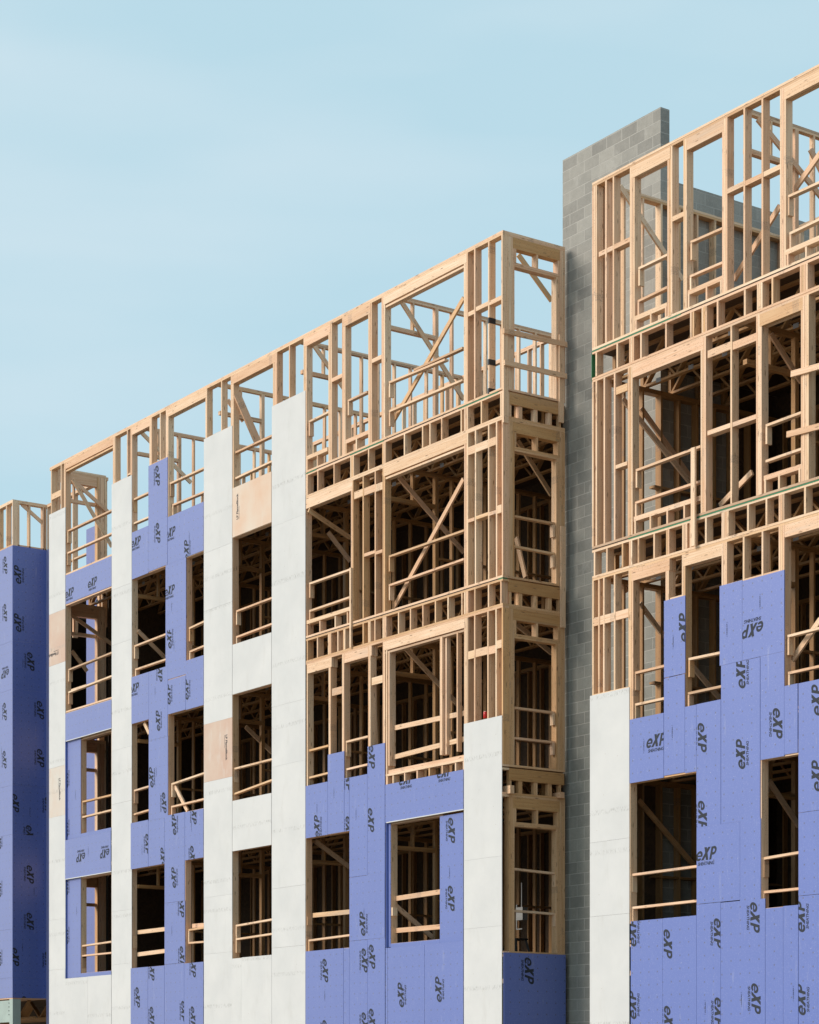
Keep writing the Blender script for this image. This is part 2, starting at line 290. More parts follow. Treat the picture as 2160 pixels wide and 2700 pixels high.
# (building, part, grain axis, material): boxes as x0 x1 y0 y1 z0 z1 in metres
BOXES = {
 ('main', 'wall_stud', 'z', 'w'): """-18.065 -18.028 0 .14 13.28 16.434
-17.529 -17.492 0 .14 13.28 16.434
-17.342 -17.305 0 .14 13.28 16.434
-17.301 -17.264 0 .14 13.28 16.434
-14.807 -14.77 0 .14 13.28 16.434
-14.766 -14.729 0 .14 13.28 16.434
-14.725 -14.688 0 .14 13.28 16.434
-14.111 -14.074 0 .14 13.28 16.434
-13.939 -13.902 0 .14 13.28 16.434
-13.898 -13.861 0 .14 13.28 16.434
-13.036 -12.999 0 .14 13.28 16.434
-12.995 -12.958 0 .14 13.28 16.434
-12.954 -12.917 0 .14 13.28 16.434
-12.551 -12.514 0 .14 13.28 16.434
-12.271 -12.234 0 .14 13.28 16.434
-12.23 -12.193 0 .14 13.28 16.434
-12.189 -12.152 0 .14 13.28 16.434
-10.507 -10.47 0 .14 13.28 16.434
-10.466 -10.429 0 .14 13.28 16.434
-9.836 -9.799 0 .14 13.28 16.434
-9.426 -9.389 0 .14 13.28 16.434
-9.385 -9.348 0 .14 13.28 16.434
-9.344 -9.307 0 .14 13.28 16.434
-7.724 -7.687 0 .14 13.28 16.434
-7.683 -7.646 0 .14 13.28 16.434
-7.642 -7.605 0 .14 13.28 16.434
-7.601 -7.564 0 .14 13.28 16.434
-7.105 -7.068 0 .14 13.28 16.434
-6.552 -6.515 0 .14 13.28 16.434
-6.511 -6.474 0 .14 13.28 16.434
-6.47 -6.433 0 .14 13.28 16.434
-5.632 -5.595 0 .14 13.77 16.434
-5.591 -5.554 0 .14 13.77 16.434
-5.55 -5.513 0 .14 13.77 16.434
-5.147 -5.11 0 .14 13.77 16.434
-5.106 -5.069 0 .14 13.77 16.434
-5.065 -5.028 0 .14 13.77 16.434
-4.231 -4.194 0 .14 13.77 16.434
-4.19 -4.153 0 .14 13.77 16.434
-4.149 -4.112 0 .14 13.77 16.434
-3.782 -3.745 0 .14 13.77 16.434
-3.741 -3.704 0 .14 13.77 16.434
-3.7 -3.663 0 .14 13.77 16.434
-1.151 -1.114 0 .14 13.77 16.434
-1.11 -1.073 0 .14 13.77 16.434
-1.069 -1.032 0 .14 13.77 16.434
-.841 -.804 0 .14 13.77 16.434
-.431 -.394 0 .14 13.77 16.434
-.039 -.002 0 .14 13.77 16.434
-4.83 -4.793 0 .14 10.486 13.204
-4.789 -4.752 0 .14 10.486 13.204
-4.424 -4.387 0 .14 10.486 13.204
-4.012 -3.975 0 .14 10.486 13.204
-3.742 -3.705 0 .14 10.486 13.204
-3.701 -3.664 0 .14 10.486 13.204
-6.501 -6.464 0 .14 10.486 13.204
-1.139 -1.102 0 .14 10.486 13.204
-1.098 -1.061 0 .14 10.486 13.204
-1.057 -1.02 0 .14 10.486 13.204
-.822 -.785 0 .14 10.486 13.204
-.431 -.394 0 .14 10.486 13.204
-.2 -.163 0 .14 10.486 13.204
-.028 .009 0 .14 10.486 13.204
-6.437 -6.4 0 .14 7.186 9.92
-5.63 -5.593 0 .14 7.186 9.92
-5.589 -5.552 0 .14 7.186 9.92
-5.147 -5.11 0 .14 7.186 9.92
-5.106 -5.069 0 .14 7.186 9.92
-4.235 -4.198 0 .14 7.186 9.92
-4.194 -4.157 0 .14 7.186 9.92
-3.742 -3.705 0 .14 7.186 9.92
-3.701 -3.664 0 .14 7.186 9.92
-3.625 -3.588 0 .14 7.186 9.92
-3.55 -3.513 0 .14 7.566 9.706
-1.889 -1.852 0 .14 7.566 9.706
-1.848 -1.811 0 .14 7.566 9.706
-1.775 -1.738 .045 .135 7.566 9.706
-1.368 -1.331 0 .09 7.566 9.706
-1.139 -1.102 0 .14 7.186 9.92
-1.098 -1.061 0 .14 7.186 9.92
-1.059 -1.022 0 .14 7.186 9.92
-.841 -.804 0 .14 7.186 9.92
-.45 -.413 0 .14 7.186 9.92
-.213 -.176 0 .14 7.186 9.92
-.033 .004 0 .14 7.186 9.92
-.14 -.001 .142 .18 13.77 16.432
-.14 -.001 .181 .22 13.77 16.432
-.14 -.001 .221 .259 13.77 16.432
-.14 -.001 1.354 1.392 13.77 16.432
-.14 -.001 1.314 1.352 13.77 16.432
-.14 -.001 1.275 1.313 13.77 16.432
-.14 -.001 1.235 1.273 13.77 15.942
-.14 -.001 1.195 1.233 13.77 15.942
-18.141 -18.001 .145 .183 3.92 6.618
-18.141 -18.001 .185 .223 3.92 6.618
-18.141 -18.002 1.21 1.248 3.92 6.618
-18.141 -18.002 1.25 1.288 3.92 6.618
-18.141 -18.002 1.41 1.448 3.92 6.618
-18.141 -18.001 1.295 1.4 3.92 6.618
-18.141 -18.001 .145 .183 7.186 9.918
-18.141 -18.001 .185 .223 7.186 9.918
-18.141 -18.002 1.21 1.248 7.186 9.918
-18.141 -18.002 1.25 1.288 7.186 9.918
-18.141 -18.002 1.41 1.448 7.186 9.918
-18.141 -18.001 1.295 1.4 7.186 9.918
-18.141 -18.001 .145 .183 10.486 13.202
-18.141 -18.001 .185 .223 10.486 13.202
-18.141 -18.002 1.21 1.248 10.486 13.202
-18.141 -18.002 1.25 1.288 10.486 13.202
-18.141 -18.002 1.41 1.448 10.486 13.202
-18.141 -18.001 1.295 1.4 10.486 13.202
-18.141 -18.001 .145 .183 13.77 16.432
-18.141 -18.001 .185 .223 13.77 16.432
-18.141 -18.002 1.21 1.248 13.77 16.432
-18.141 -18.002 1.25 1.288 13.77 16.432
-18.141 -18.002 1.41 1.448 13.77 16.432
-18.141 -18.001 1.295 1.4 13.77 16.432""",
 ('main', 'header', 'x', 'w'): """-17.328 -14.749 -.001 .062 16.272 16.432
-17.328 -14.749 .072 .138 16.272 16.432
-17.288 -14.789 .012 .13 16.21 16.248
-13.913 -12.921 -.001 .062 16.272 16.432
-13.913 -12.921 .072 .138 16.272 16.432
-12.186 -10.441 -.001 .062 16.262 16.432
-12.186 -10.441 .072 .138 16.262 16.432
-9.4 -7.636 -.001 .062 16.247 16.432
-9.4 -7.636 .072 .138 16.247 16.432
-6.531 -5.565 -.001 .062 16.247 16.432
-6.531 -5.565 .072 .138 16.247 16.432
-5.105 -4.163 -.001 .062 16.247 16.432
-5.105 -4.163 .072 .138 16.247 16.432
-3.716 -1.067 -.001 .062 16.272 16.432
-3.716 -1.067 .072 .138 16.272 16.432
-3.676 -1.107 .012 .13 16.21 16.248
-6.462 -4.779 -.001 .062 13.017 13.202
-6.462 -4.779 .072 .138 13.017 13.202
-3.716 -1.059 -.001 .062 13.037 13.202
-3.716 -1.059 .072 .138 13.037 13.202
-3.676 -1.099 .012 .13 12.975 13.013
-6.413 -5.518 -.001 .062 9.733 9.918
-6.413 -5.518 .072 .138 9.733 9.918
-5.117 -4.118 -.001 .062 9.733 9.918
-5.117 -4.118 .072 .138 9.733 9.918
-3.716 -1.059 -.001 .062 9.753 9.918
-3.716 -1.059 .072 .138 9.753 9.918
-3.676 -1.099 .012 .13 9.691 9.729
-17.324 -14.783 .002 .138 13.001 13.19
-13.922 -12.196 .002 .138 12.997 13.186
-11.406 -10.493 .002 .138 12.994 13.183
-13.952 -12.987 .002 .138 9.726 9.915
-12.212 -10.498 .002 .138 9.706 9.895
-13.964 -12.241 .002 .138 6.437 6.626
-11.444 -10.509 .002 .138 6.433 6.622
-9.41 -7.69 .002 .138 13.019 13.208
-9.41 -7.69 .002 .138 9.731 9.92
-9.42 -7.69 .002 .138 6.46 6.649
-6.525 -4.801 .002 .138 6.462 6.651
-16.604 -14.911 .052 .188 9.711 9.9
-16.604 -14.911 .052 .188 6.43 6.619
-3.597 -1.881 .052 .188 6.463 6.652""",
 ('main', 'blocking', 'x', 'w'): """-18.051 -17.529 0 .038 15.701 15.841
-4.102 -3.782 0 .14 15.282 15.358
-5.516 -5.132 0 .14 15.287 15.363
-1.02 -.83 0 .14 15.288 15.364
-.79 -.423 0 .14 15.314 15.39
-.392 -.039 0 .14 15.306 15.382
-18.045 -17.342 0 .14 15.318 15.356
-14.697 -14.111 0 .14 15.337 15.375
-14.077 -13.939 0 .14 15.402 15.44
-10.399 -9.421 0 .14 15.354 15.392
-7.574 -6.457 0 .14 15.334 15.372
-12.906 -12.277 0 .14 15.365 15.403
-4.722 -4.424 0 .038 12.83 12.97
-4.378 -4.012 0 .038 12.824 12.964
-3.972 -3.749 0 .038 12.809 12.949
-1.023 -.822 0 .038 12.812 12.952
-.782 -.431 0 .038 12.81 12.95
-.392 -.2 0 .038 12.81 12.95
-1.02 -.83 0 .14 11.608 11.668
-.79 -.431 0 .14 11.614 11.674
-.392 -.2 0 .14 11.6 11.66
-.161 -.039 0 .038 11.586 11.726
-4.378 -4.017 0 .14 11.657 11.717
-3.972 -3.758 0 .14 11.619 11.679
-5.511 -5.152 0 .038 9.161 9.301
-4.118 -3.749 0 .038 9.164 9.304
-1.023 -.841 0 .038 9.169 9.309
-.796 -.454 0 .038 9.171 9.311
-.406 -.213 0 .038 9.157 9.297
-.171 -.033 0 .038 9.223 9.363
-1.02 -.2 0 .14 7.995 8.033""",
 ('main', 'window_sill_plate', 'x', 'w'): """-6.45 -5.673 0 .14 13.984 14.06
-5.023 -4.231 0 .14 13.968 14.044
-6.441 -4.88 0 .14 10.718 10.794
-3.55 -1.151 0 .14 7.393 7.483
-3.638 -1.151 0 .14 7.376 7.414
-17.254 -14.853 .003 .14 10.399 10.437
-13.852 -12.266 .003 .14 10.746 10.784
-11.336 -10.563 .003 .14 10.722 10.76
-13.882 -13.057 .003 .14 7.441 7.479
-12.142 -10.568 .003 .14 7.45 7.488
-13.894 -12.311 .003 .14 4.157 4.195
-11.374 -10.579 .003 .14 4.158 4.196
-9.34 -7.76 .003 .14 10.747 10.785
-9.34 -7.76 .003 .14 7.471 7.509
-9.35 -7.76 .003 .14 4.172 4.21
-6.455 -4.871 .003 .14 4.182 4.22
-16.534 -14.981 .053 .19 7.452 7.49
-16.534 -14.981 .053 .19 4.155 4.193
-3.527 -1.951 .053 .19 4.191 4.229""",
 ('main', 'cripple_stud', 'z', 'w'): """-6.437 -6.4 0 .14 13.77 13.992
-6.063 -6.026 0 .14 13.77 13.992
-5.023 -4.986 0 .14 13.77 13.98
-4.66 -4.623 0 .14 13.77 13.98
-6.432 -6.395 0 .14 10.486 10.702
-5.963 -5.926 0 .14 10.486 10.702
-5.414 -5.377 0 .14 10.486 10.702
-4.98 -4.943 0 .14 10.486 10.702
-3.607 -3.57 0 .14 7.186 7.369
-3.418 -3.381 0 .14 7.186 7.369
-3.036 -2.999 0 .14 7.186 7.369
-2.629 -2.592 0 .14 7.186 7.369
-2.242 -2.205 0 .14 7.186 7.369
-1.836 -1.799 0 .14 7.186 7.369
-1.42 -1.383 0 .14 7.186 7.369
-1.179 -1.142 0 .14 7.186 7.369
-.14 -.002 .262 .3 16.002 16.242
-.14 -.002 .749 .787 16.002 16.242
-.14 -.002 1.233 1.271 16.002 16.242
-18.141 -18.051 .6 .64 5.996 6.383
-18.141 -18.051 .6 .64 9.296 9.683
-18.141 -18.051 .6 .64 12.58 12.967
-18.141 -18.051 .6 .64 15.81 16.197""",
 ('main', 'top_plate', 'x', 'w'): """-18.141 0 0 .14 3.393 3.43
-18.141 0 .002 .139 3.354 3.391
-18.141 0 0 .14 6.659 6.696
-18.141 0 .002 .139 6.62 6.657
-18.141 0 0 .14 9.959 9.996
-18.141 0 .002 .139 9.92 9.957
-18.141 0 0 .14 13.243 13.28
-18.141 0 .002 .139 13.204 13.241
-18.141 0 0 .14 16.473 16.51
-18.141 0 .002 .139 16.434 16.471""",
 ('main', 'bottom_plate', 'x', 'w'): """-18.141 0 0 .14 .612 .65
-18.141 0 .001 .14 .552 .59
-18.141 0 0 .14 3.882 3.92
-18.141 0 .001 .14 3.822 3.86
-18.141 0 0 .14 7.148 7.186
-18.141 0 .001 .14 7.088 7.126
-18.141 0 0 .14 10.448 10.486
-18.141 0 .001 .14 10.388 10.426
-18.141 0 0 .14 13.732 13.77
-18.141 0 .001 .14 13.672 13.71""",
 ('main', 'rail_cleat', 'z', 'w'): """-17.233 -17.195 .032 .13 14.509 14.768
-17.252 -17.214 .032 .13 13.983 14.242
-13.883 -13.845 .032 .13 14.532 14.791
-13.883 -13.845 .032 .13 13.988 14.247
-12.144 -12.106 .032 .13 14.512 14.771
-12.031 -11.993 .032 .13 14.013 14.272
-9.353 -9.315 .032 .13 14.526 14.785
-9.353 -9.315 .032 .13 13.984 14.243
-6.409 -6.371 .032 .13 14.459 14.718
-4.994 -4.956 .032 .13 14.515 14.774
-3.584 -3.546 .032 .13 14.503 14.762
-3.575 -3.537 .032 .13 13.96 14.219
-6.391 -6.353 .032 .13 11.239 11.498
-6.391 -6.353 .032 .13 10.697 10.956
-3.584 -3.546 .032 .13 11.227 11.486
-3.584 -3.546 .032 .13 10.686 10.945
-6.469 -6.431 .032 .13 7.924 8.183
-6.469 -6.431 .032 .13 7.385 7.644
-5.068 -5.03 .032 .13 7.93 8.189
-5.068 -5.03 .032 .13 7.394 7.653
-17.186 -17.148 .032 .13 11.185 11.444
-17.186 -17.148 .032 .13 10.647 10.906
-13.823 -13.785 .032 .13 11.203 11.462
-13.775 -13.737 .032 .13 10.666 10.925
-11.284 -11.246 .032 .13 11.178 11.437
-11.267 -11.229 .032 .13 10.667 10.926
-16.545 -16.507 .072 .17 7.966 8.225
-16.565 -16.527 .072 .17 7.604 7.863
-13.853 -13.815 .032 .13 7.933 8.192
-13.883 -13.845 .032 .13 7.397 7.656
-12.076 -12.038 .032 .13 7.888 8.147
-12.087 -12.049 .032 .13 7.389 7.648
-9.262 -9.224 .032 .13 11.193 11.452
-9.262 -9.224 .032 .13 10.652 10.911
-9.364 -9.326 .032 .13 7.907 8.166
-9.364 -9.326 .032 .13 7.378 7.637
-9.277 -9.239 .032 .13 4.613 4.872
-9.277 -9.239 .032 .13 4.33 4.589
-16.558 -16.52 .072 .17 4.558 4.817
-16.558 -16.52 .072 .17 4.325 4.584
-11.311 -11.273 .032 .13 4.638 4.897
-6.423 -6.385 .032 .13 4.154 4.413
-3.478 -3.438 .02 .13 4.747 4.901
-6.473 -6.433 .02 .13 4.743 4.914
-13.908 -13.868 .02 .13 4.653 4.932
-.11 -.02 1.14 1.18 11.315 11.535
-.11 -.02 1.14 1.18 10.776 10.996
-.11 -.02 1.14 1.18 7.971 8.191
-.11 -.02 1.14 1.18 7.444 7.664
-.11 -.02 1.184 1.224 5.098 5.318
-.11 -.02 1.184 1.224 4.395 4.615""",
 ('main', 'band_stud', 'z', 'w'): """-6.43 -6.393 0 .14 13.28 13.672
-6.046 -6.009 0 .14 13.28 13.672
-5.451 -5.414 0 .14 13.28 13.672
-4.854 -4.817 0 .14 13.28 13.672
-4.813 -4.776 0 .14 13.28 13.672
-4.772 -4.735 0 .14 13.28 13.672
-4.238 -4.201 0 .14 13.28 13.672
-3.756 -3.719 0 .14 13.28 13.672
-3.715 -3.678 0 .14 13.28 13.672
-3.674 -3.637 0 .14 13.28 13.672
-3.038 -3.001 0 .14 13.28 13.672
-2.451 -2.414 0 .14 13.28 13.672
-2.221 -2.184 0 .14 13.28 13.672
-1.848 -1.811 0 .14 13.28 13.672
-1.249 -1.212 0 .14 13.28 13.672
-1.145 -1.108 0 .14 13.28 13.672
-1.104 -1.067 0 .14 13.28 13.672
-1.063 -1.026 0 .14 13.28 13.672
-.645 -.608 0 .14 13.28 13.672
-.075 -.038 0 .14 13.28 13.672
-.028 .009 0 .14 13.28 13.672
-6.437 -6.4 0 .14 9.996 10.388
-6.058 -6.021 0 .14 9.996 10.388
-5.656 -5.619 0 .14 9.996 10.388
-5.615 -5.578 0 .14 9.996 10.388
-5.574 -5.537 0 .14 9.996 10.388
-5.312 -5.275 0 .14 9.996 10.388
-5.11 -5.073 0 .14 9.996 10.388
-5.069 -5.032 0 .14 9.996 10.388
-4.424 -4.387 0 .14 9.996 10.388
-4.238 -4.201 0 .14 9.996 10.388
-4.197 -4.16 0 .14 9.996 10.388
-4.028 -3.991 0 .14 9.996 10.388
-3.745 -3.708 0 .14 9.996 10.388
-3.704 -3.667 0 .14 9.996 10.388
-3.663 -3.626 0 .14 9.996 10.388
-3.233 -3.196 0 .14 9.996 10.388
-2.844 -2.807 0 .14 9.996 10.388
-2.441 -2.404 0 .14 9.996 10.388
-2.044 -2.007 0 .14 9.996 10.388
-1.653 -1.616 0 .14 9.996 10.388
-1.229 -1.192 0 .14 9.996 10.388
-1.139 -1.102 0 .14 9.996 10.388
-1.098 -1.061 0 .14 9.996 10.388
-1.057 -1.02 0 .14 9.996 10.388
-.841 -.804 0 .14 9.996 10.388
-.431 -.394 0 .14 9.996 10.388
-.075 -.038 0 .14 9.996 10.388
-.1 -.012 .16 .2 13.28 13.67
-.1 -.012 .36 .4 13.28 13.5
-.1 -.012 .4 .44 13.28 13.5
-.1 -.012 .7 .74 13.28 13.5
-.1 -.012 .74 .78 13.28 13.5
-.1 -.012 1.02 1.06 13.28 13.5
-.1 -.012 1.06 1.1 13.28 13.5
-.1 -.012 1.27 1.31 13.28 13.5""",
 ('main', 'nailed_board', 'z', 'w'): """-4.823 -4.773 -.042 -.002 9.983 11.524
.004 .042 -.007 .093 13.142 14.68
.004 .042 1.236 1.336 13.355 14.916
.004 .042 1.274 1.374 9.715 11.515""",
 ('main', 'jamb_stud', 'z', 'w'): """-17.291 -17.253 .001 .14 10.399 13.03
-14.853 -14.815 .001 .14 10.399 13.03
-17.33 -17.292 .001 .14 10.399 13.03
-14.814 -14.776 .001 .14 10.399 13.03
-13.889 -13.851 .001 .14 10.746 13.026
-12.266 -12.228 .001 .14 10.746 13.026
-13.928 -13.89 .001 .14 10.746 13.026
-12.227 -12.189 .001 .14 10.746 13.026
-11.373 -11.335 .001 .14 10.722 13.023
-10.563 -10.525 .001 .14 10.722 13.023
-11.412 -11.374 .001 .14 10.722 13.023
-10.524 -10.486 .001 .14 10.722 13.023
-13.919 -13.881 .001 .14 7.441 9.755
-13.057 -13.019 .001 .14 7.441 9.755
-13.958 -13.92 .001 .14 7.441 9.755
-13.018 -12.98 .001 .14 7.441 9.755
-12.179 -12.141 .001 .14 7.45 9.735
-10.568 -10.53 .001 .14 7.45 9.735
-12.218 -12.18 .001 .14 7.45 9.735
-10.529 -10.491 .001 .14 7.45 9.735
-13.931 -13.893 .001 .14 4.157 6.466
-12.311 -12.273 .001 .14 4.157 6.466
-13.97 -13.932 .001 .14 4.157 6.466
-12.272 -12.234 .001 .14 4.157 6.466
-11.411 -11.373 .001 .14 4.158 6.462
-10.579 -10.541 .001 .14 4.158 6.462
-11.45 -11.412 .001 .14 4.158 6.462
-10.54 -10.502 .001 .14 4.158 6.462
-9.377 -9.339 .001 .14 10.747 13.048
-7.76 -7.722 .001 .14 10.747 13.048
-9.416 -9.378 .001 .14 10.747 13.048
-7.721 -7.683 .001 .14 10.747 13.048
-9.377 -9.339 .001 .14 7.471 9.76
-7.76 -7.722 .001 .14 7.471 9.76
-9.416 -9.378 .001 .14 7.471 9.76
-7.721 -7.683 .001 .14 7.471 9.76
-9.387 -9.349 .001 .14 4.172 6.489
-7.76 -7.722 .001 .14 4.172 6.489
-9.426 -9.388 .001 .14 4.172 6.489
-7.721 -7.683 .001 .14 4.172 6.489
-6.492 -6.454 .001 .14 4.182 6.491
-4.871 -4.833 .001 .14 4.182 6.491
-6.531 -6.493 .001 .14 4.182 6.491
-4.832 -4.794 .001 .14 4.182 6.491
-16.571 -16.533 .051 .19 7.452 9.74
-14.981 -14.943 .051 .19 7.452 9.74
-16.61 -16.572 .051 .19 7.452 9.74
-14.942 -14.904 .051 .19 7.452 9.74
-16.571 -16.533 .051 .19 4.155 6.459
-14.981 -14.943 .051 .19 4.155 6.459
-16.61 -16.572 .051 .19 4.155 6.459
-14.942 -14.904 .051 .19 4.155 6.459
-3.564 -3.526 .051 .19 4.191 6.492
-1.951 -1.913 .051 .19 4.191 6.492
-3.603 -3.565 .051 .19 4.191 6.492
-1.912 -1.874 .051 .19 4.191 6.492""",
 ('main', 'reveal_strip', 'z', 'blue'): """-17.26 -17.248 -.013 .05 7.407 9.761
-17.273 -17.261 -.013 .05 4.097 6.466
-3.619 -3.607 -.013 .05 4.152 6.504""",
 ('main', 'drip_edge', 'x', 'white'): """-17.213 -14.844 -.022 -.014 9.749 9.767
-17.226 -14.844 -.022 -.014 6.453 6.471
-3.587 -1.132 -.022 -.014 6.493 6.511""",
 ('main', 'top_plate', 'y', 'wg'): """-.14 0 .141 1.393 6.659 6.696
-.14 0 .141 1.393 6.62 6.657
-.14 0 .141 1.393 9.959 9.996
-.14 0 .141 1.393 9.92 9.957
-.14 0 .141 1.393 13.243 13.28
-.14 0 .141 1.393 13.204 13.241""",
 ('main', 'bottom_plate', 'y', 'wg'): """-.14 0 .141 1.393 3.882 3.92
-.14 0 .141 1.393 7.148 7.186
-.14 0 .141 1.393 10.448 10.486""",
 ('main', 'wall_stud', 'z', 'wg'): """-.14 -.001 .142 .18 3.92 6.618
-.14 -.001 .181 .22 3.92 6.618
-.14 -.001 .221 .259 3.92 6.618
-.14 -.001 1.354 1.392 3.92 6.618
-.14 -.001 1.314 1.352 3.92 6.618
-.14 -.001 1.275 1.313 3.92 6.618
-.14 -.001 1.235 1.273 3.92 6.128
-.14 -.001 1.195 1.233 3.92 6.128
-.14 -.001 .142 .18 7.186 9.918
-.14 -.001 .181 .22 7.186 9.918
-.14 -.001 .221 .259 7.186 9.918
-.14 -.001 1.354 1.392 7.186 9.918
-.14 -.001 1.314 1.352 7.186 9.918
-.14 -.001 1.275 1.313 7.186 9.918
-.14 -.001 1.235 1.273 7.186 9.428
-.14 -.001 1.195 1.233 7.186 9.428
-.14 -.001 .142 .18 10.486 13.202
-.14 -.001 .181 .22 10.486 13.202
-.14 -.001 .221 .259 10.486 13.202
-.14 -.001 1.354 1.392 10.486 13.202
-.14 -.001 1.314 1.352 10.486 13.202
-.14 -.001 1.275 1.313 10.486 13.202
-.14 -.001 1.235 1.273 10.486 12.712
-.14 -.001 1.195 1.233 10.486 12.712""",
 ('main', 'header', 'y', 'fir'): """-.14 .001 .225 1.273 6.428 6.618
-.14 .001 .225 1.273 9.728 9.918
-.14 .001 .225 1.273 13.012 13.202
-.14 .001 .225 1.273 16.242 16.432""",
 ('main', 'window_head_plate', 'y', 'wg'): """-.14 -.002 .262 1.273 6.15 6.188
-.14 -.004 .262 1.273 6.111 6.149
-.14 -.002 .262 1.273 9.45 9.488
-.14 -.004 .262 1.273 9.411 9.449
-.14 -.002 .262 1.273 12.734 12.772
-.14 -.004 .262 1.273 12.695 12.733""",
 ('main', 'cripple_stud', 'z', 'wg'): """-.14 -.002 .262 .3 6.188 6.428
-.14 -.002 .749 .787 6.188 6.428
-.14 -.002 1.233 1.271 6.188 6.428
-.14 -.002 .262 .3 9.488 9.728
-.14 -.002 .749 .787 9.488 9.728
-.14 -.002 1.233 1.271 9.488 9.728
-.14 -.002 .262 .3 12.772 13.012
-.14 -.002 .749 .787 12.772 13.012
-.14 -.002 1.233 1.271 12.772 13.012""",
 ('main', 'rim_board', 'y', 'fir'): """-.04 .002 .142 1.373 6.916 7.124
-.04 .002 .142 1.373 10.216 10.424
-.04 .002 .142 1.373 13.5 13.708""",
 ('main', 'band_stud', 'z', 'wg'): """-.1 -.012 .16 .2 6.696 7.086
-.1 -.012 .36 .4 6.696 6.916
-.1 -.012 .4 .44 6.696 6.916
-.1 -.012 .7 .74 6.696 6.916
-.1 -.012 .74 .78 6.696 6.916
-.1 -.012 1.02 1.06 6.696 6.916
-.1 -.012 1.06 1.1 6.696 6.916
-.1 -.012 1.27 1.31 6.696 6.916
-.1 -.012 .16 .2 9.996 10.386
-.1 -.012 .36 .4 9.996 10.216
-.1 -.012 .4 .44 9.996 10.216
-.1 -.012 .7 .74 9.996 10.216
-.1 -.012 .74 .78 9.996 10.216
-.1 -.012 1.02 1.06 9.996 10.216
-.1 -.012 1.06 1.1 9.996 10.216
-.1 -.012 1.27 1.31 9.996 10.216""",
 ('main', 'top_plate', 'y', 'w'): """-.14 0 .141 1.393 16.473 16.51
-.14 0 .141 1.393 16.434 16.471
-18.141 -18.001 .141 1.45 6.659 6.696
-18.141 -18.001 .141 1.45 6.62 6.657
-18.141 -18.001 .141 1.45 9.959 9.996
-18.141 -18.001 .141 1.45 9.92 9.957
-18.141 -18.001 .141 1.45 13.243 13.28
-18.141 -18.001 .141 1.45 13.204 13.241
-18.141 -18.001 .141 1.45 16.473 16.51
-18.141 -18.001 .141 1.45 16.434 16.471""",
 ('main', 'bottom_plate', 'y', 'w'): """-.14 0 .141 1.393 13.732 13.77""",
 ('main', 'window_head_plate', 'y', 'w'): """-.14 -.002 .262 1.273 15.964 16.002
-.14 -.004 .262 1.273 15.925 15.963
-18.141 -18.041 .23 1.2 5.919 5.996
-18.141 -18.041 .23 1.2 9.219 9.296
-18.141 -18.041 .23 1.2 12.503 12.58
-18.141 -18.041 .23 1.2 15.733 15.81""",
 ('main', 'lumber_offcut', 'x', 'w'): """-.3 .1 .085 .175 6.669 6.809
-.3 .1 1.209 1.299 6.672 6.772""",
 ('main', 'green_gasket', 'x', 'green'): """-6.451 -6.067 -.003 .1 13.703 13.724
-4.864 -3.702 -.003 .1 13.703 13.724
-1.311 -.13 -.003 .1 13.703 13.724
-.13 -0 -.003 .1 10.422 10.443""",
 ('main', 'spray_mark', 'z', 'black'): """-.433 -.391 -.004 .143 14.996 15.096
-.433 -.391 -.004 .143 14.263 14.363
-.433 -.391 -.004 .143 13.752 13.852""",
 ('right', 'top_plate', 'x', 'w'): """2.444 11.5 0 .14 3.393 3.43
2.444 11.5 .002 .139 3.354 3.391
2.444 11.5 0 .14 6.659 6.696
2.444 11.5 .002 .139 6.62 6.657
2.444 11.5 0 .14 9.959 9.996
2.444 11.5 .002 .139 9.92 9.957
2.444 11.5 0 .14 13.243 13.28
2.444 11.5 .002 .139 13.204 13.241
2.444 11.5 0 .14 16.473 16.51
2.444 11.5 .002 .139 16.434 16.471""",
 ('right', 'bottom_plate', 'x', 'w'): """2.444 11.5 0 .14 .612 .65
2.444 11.5 .001 .14 .552 .59
2.444 11.5 0 .14 3.882 3.92
2.444 11.5 .001 .14 3.822 3.86
2.444 11.5 0 .14 7.148 7.186
2.444 11.5 .001 .14 7.088 7.126
2.444 11.5 0 .14 10.448 10.486
2.444 11.5 .001 .14 10.388 10.426
2.444 11.5 0 .14 13.732 13.77
2.444 11.5 .001 .14 13.672 13.71""",
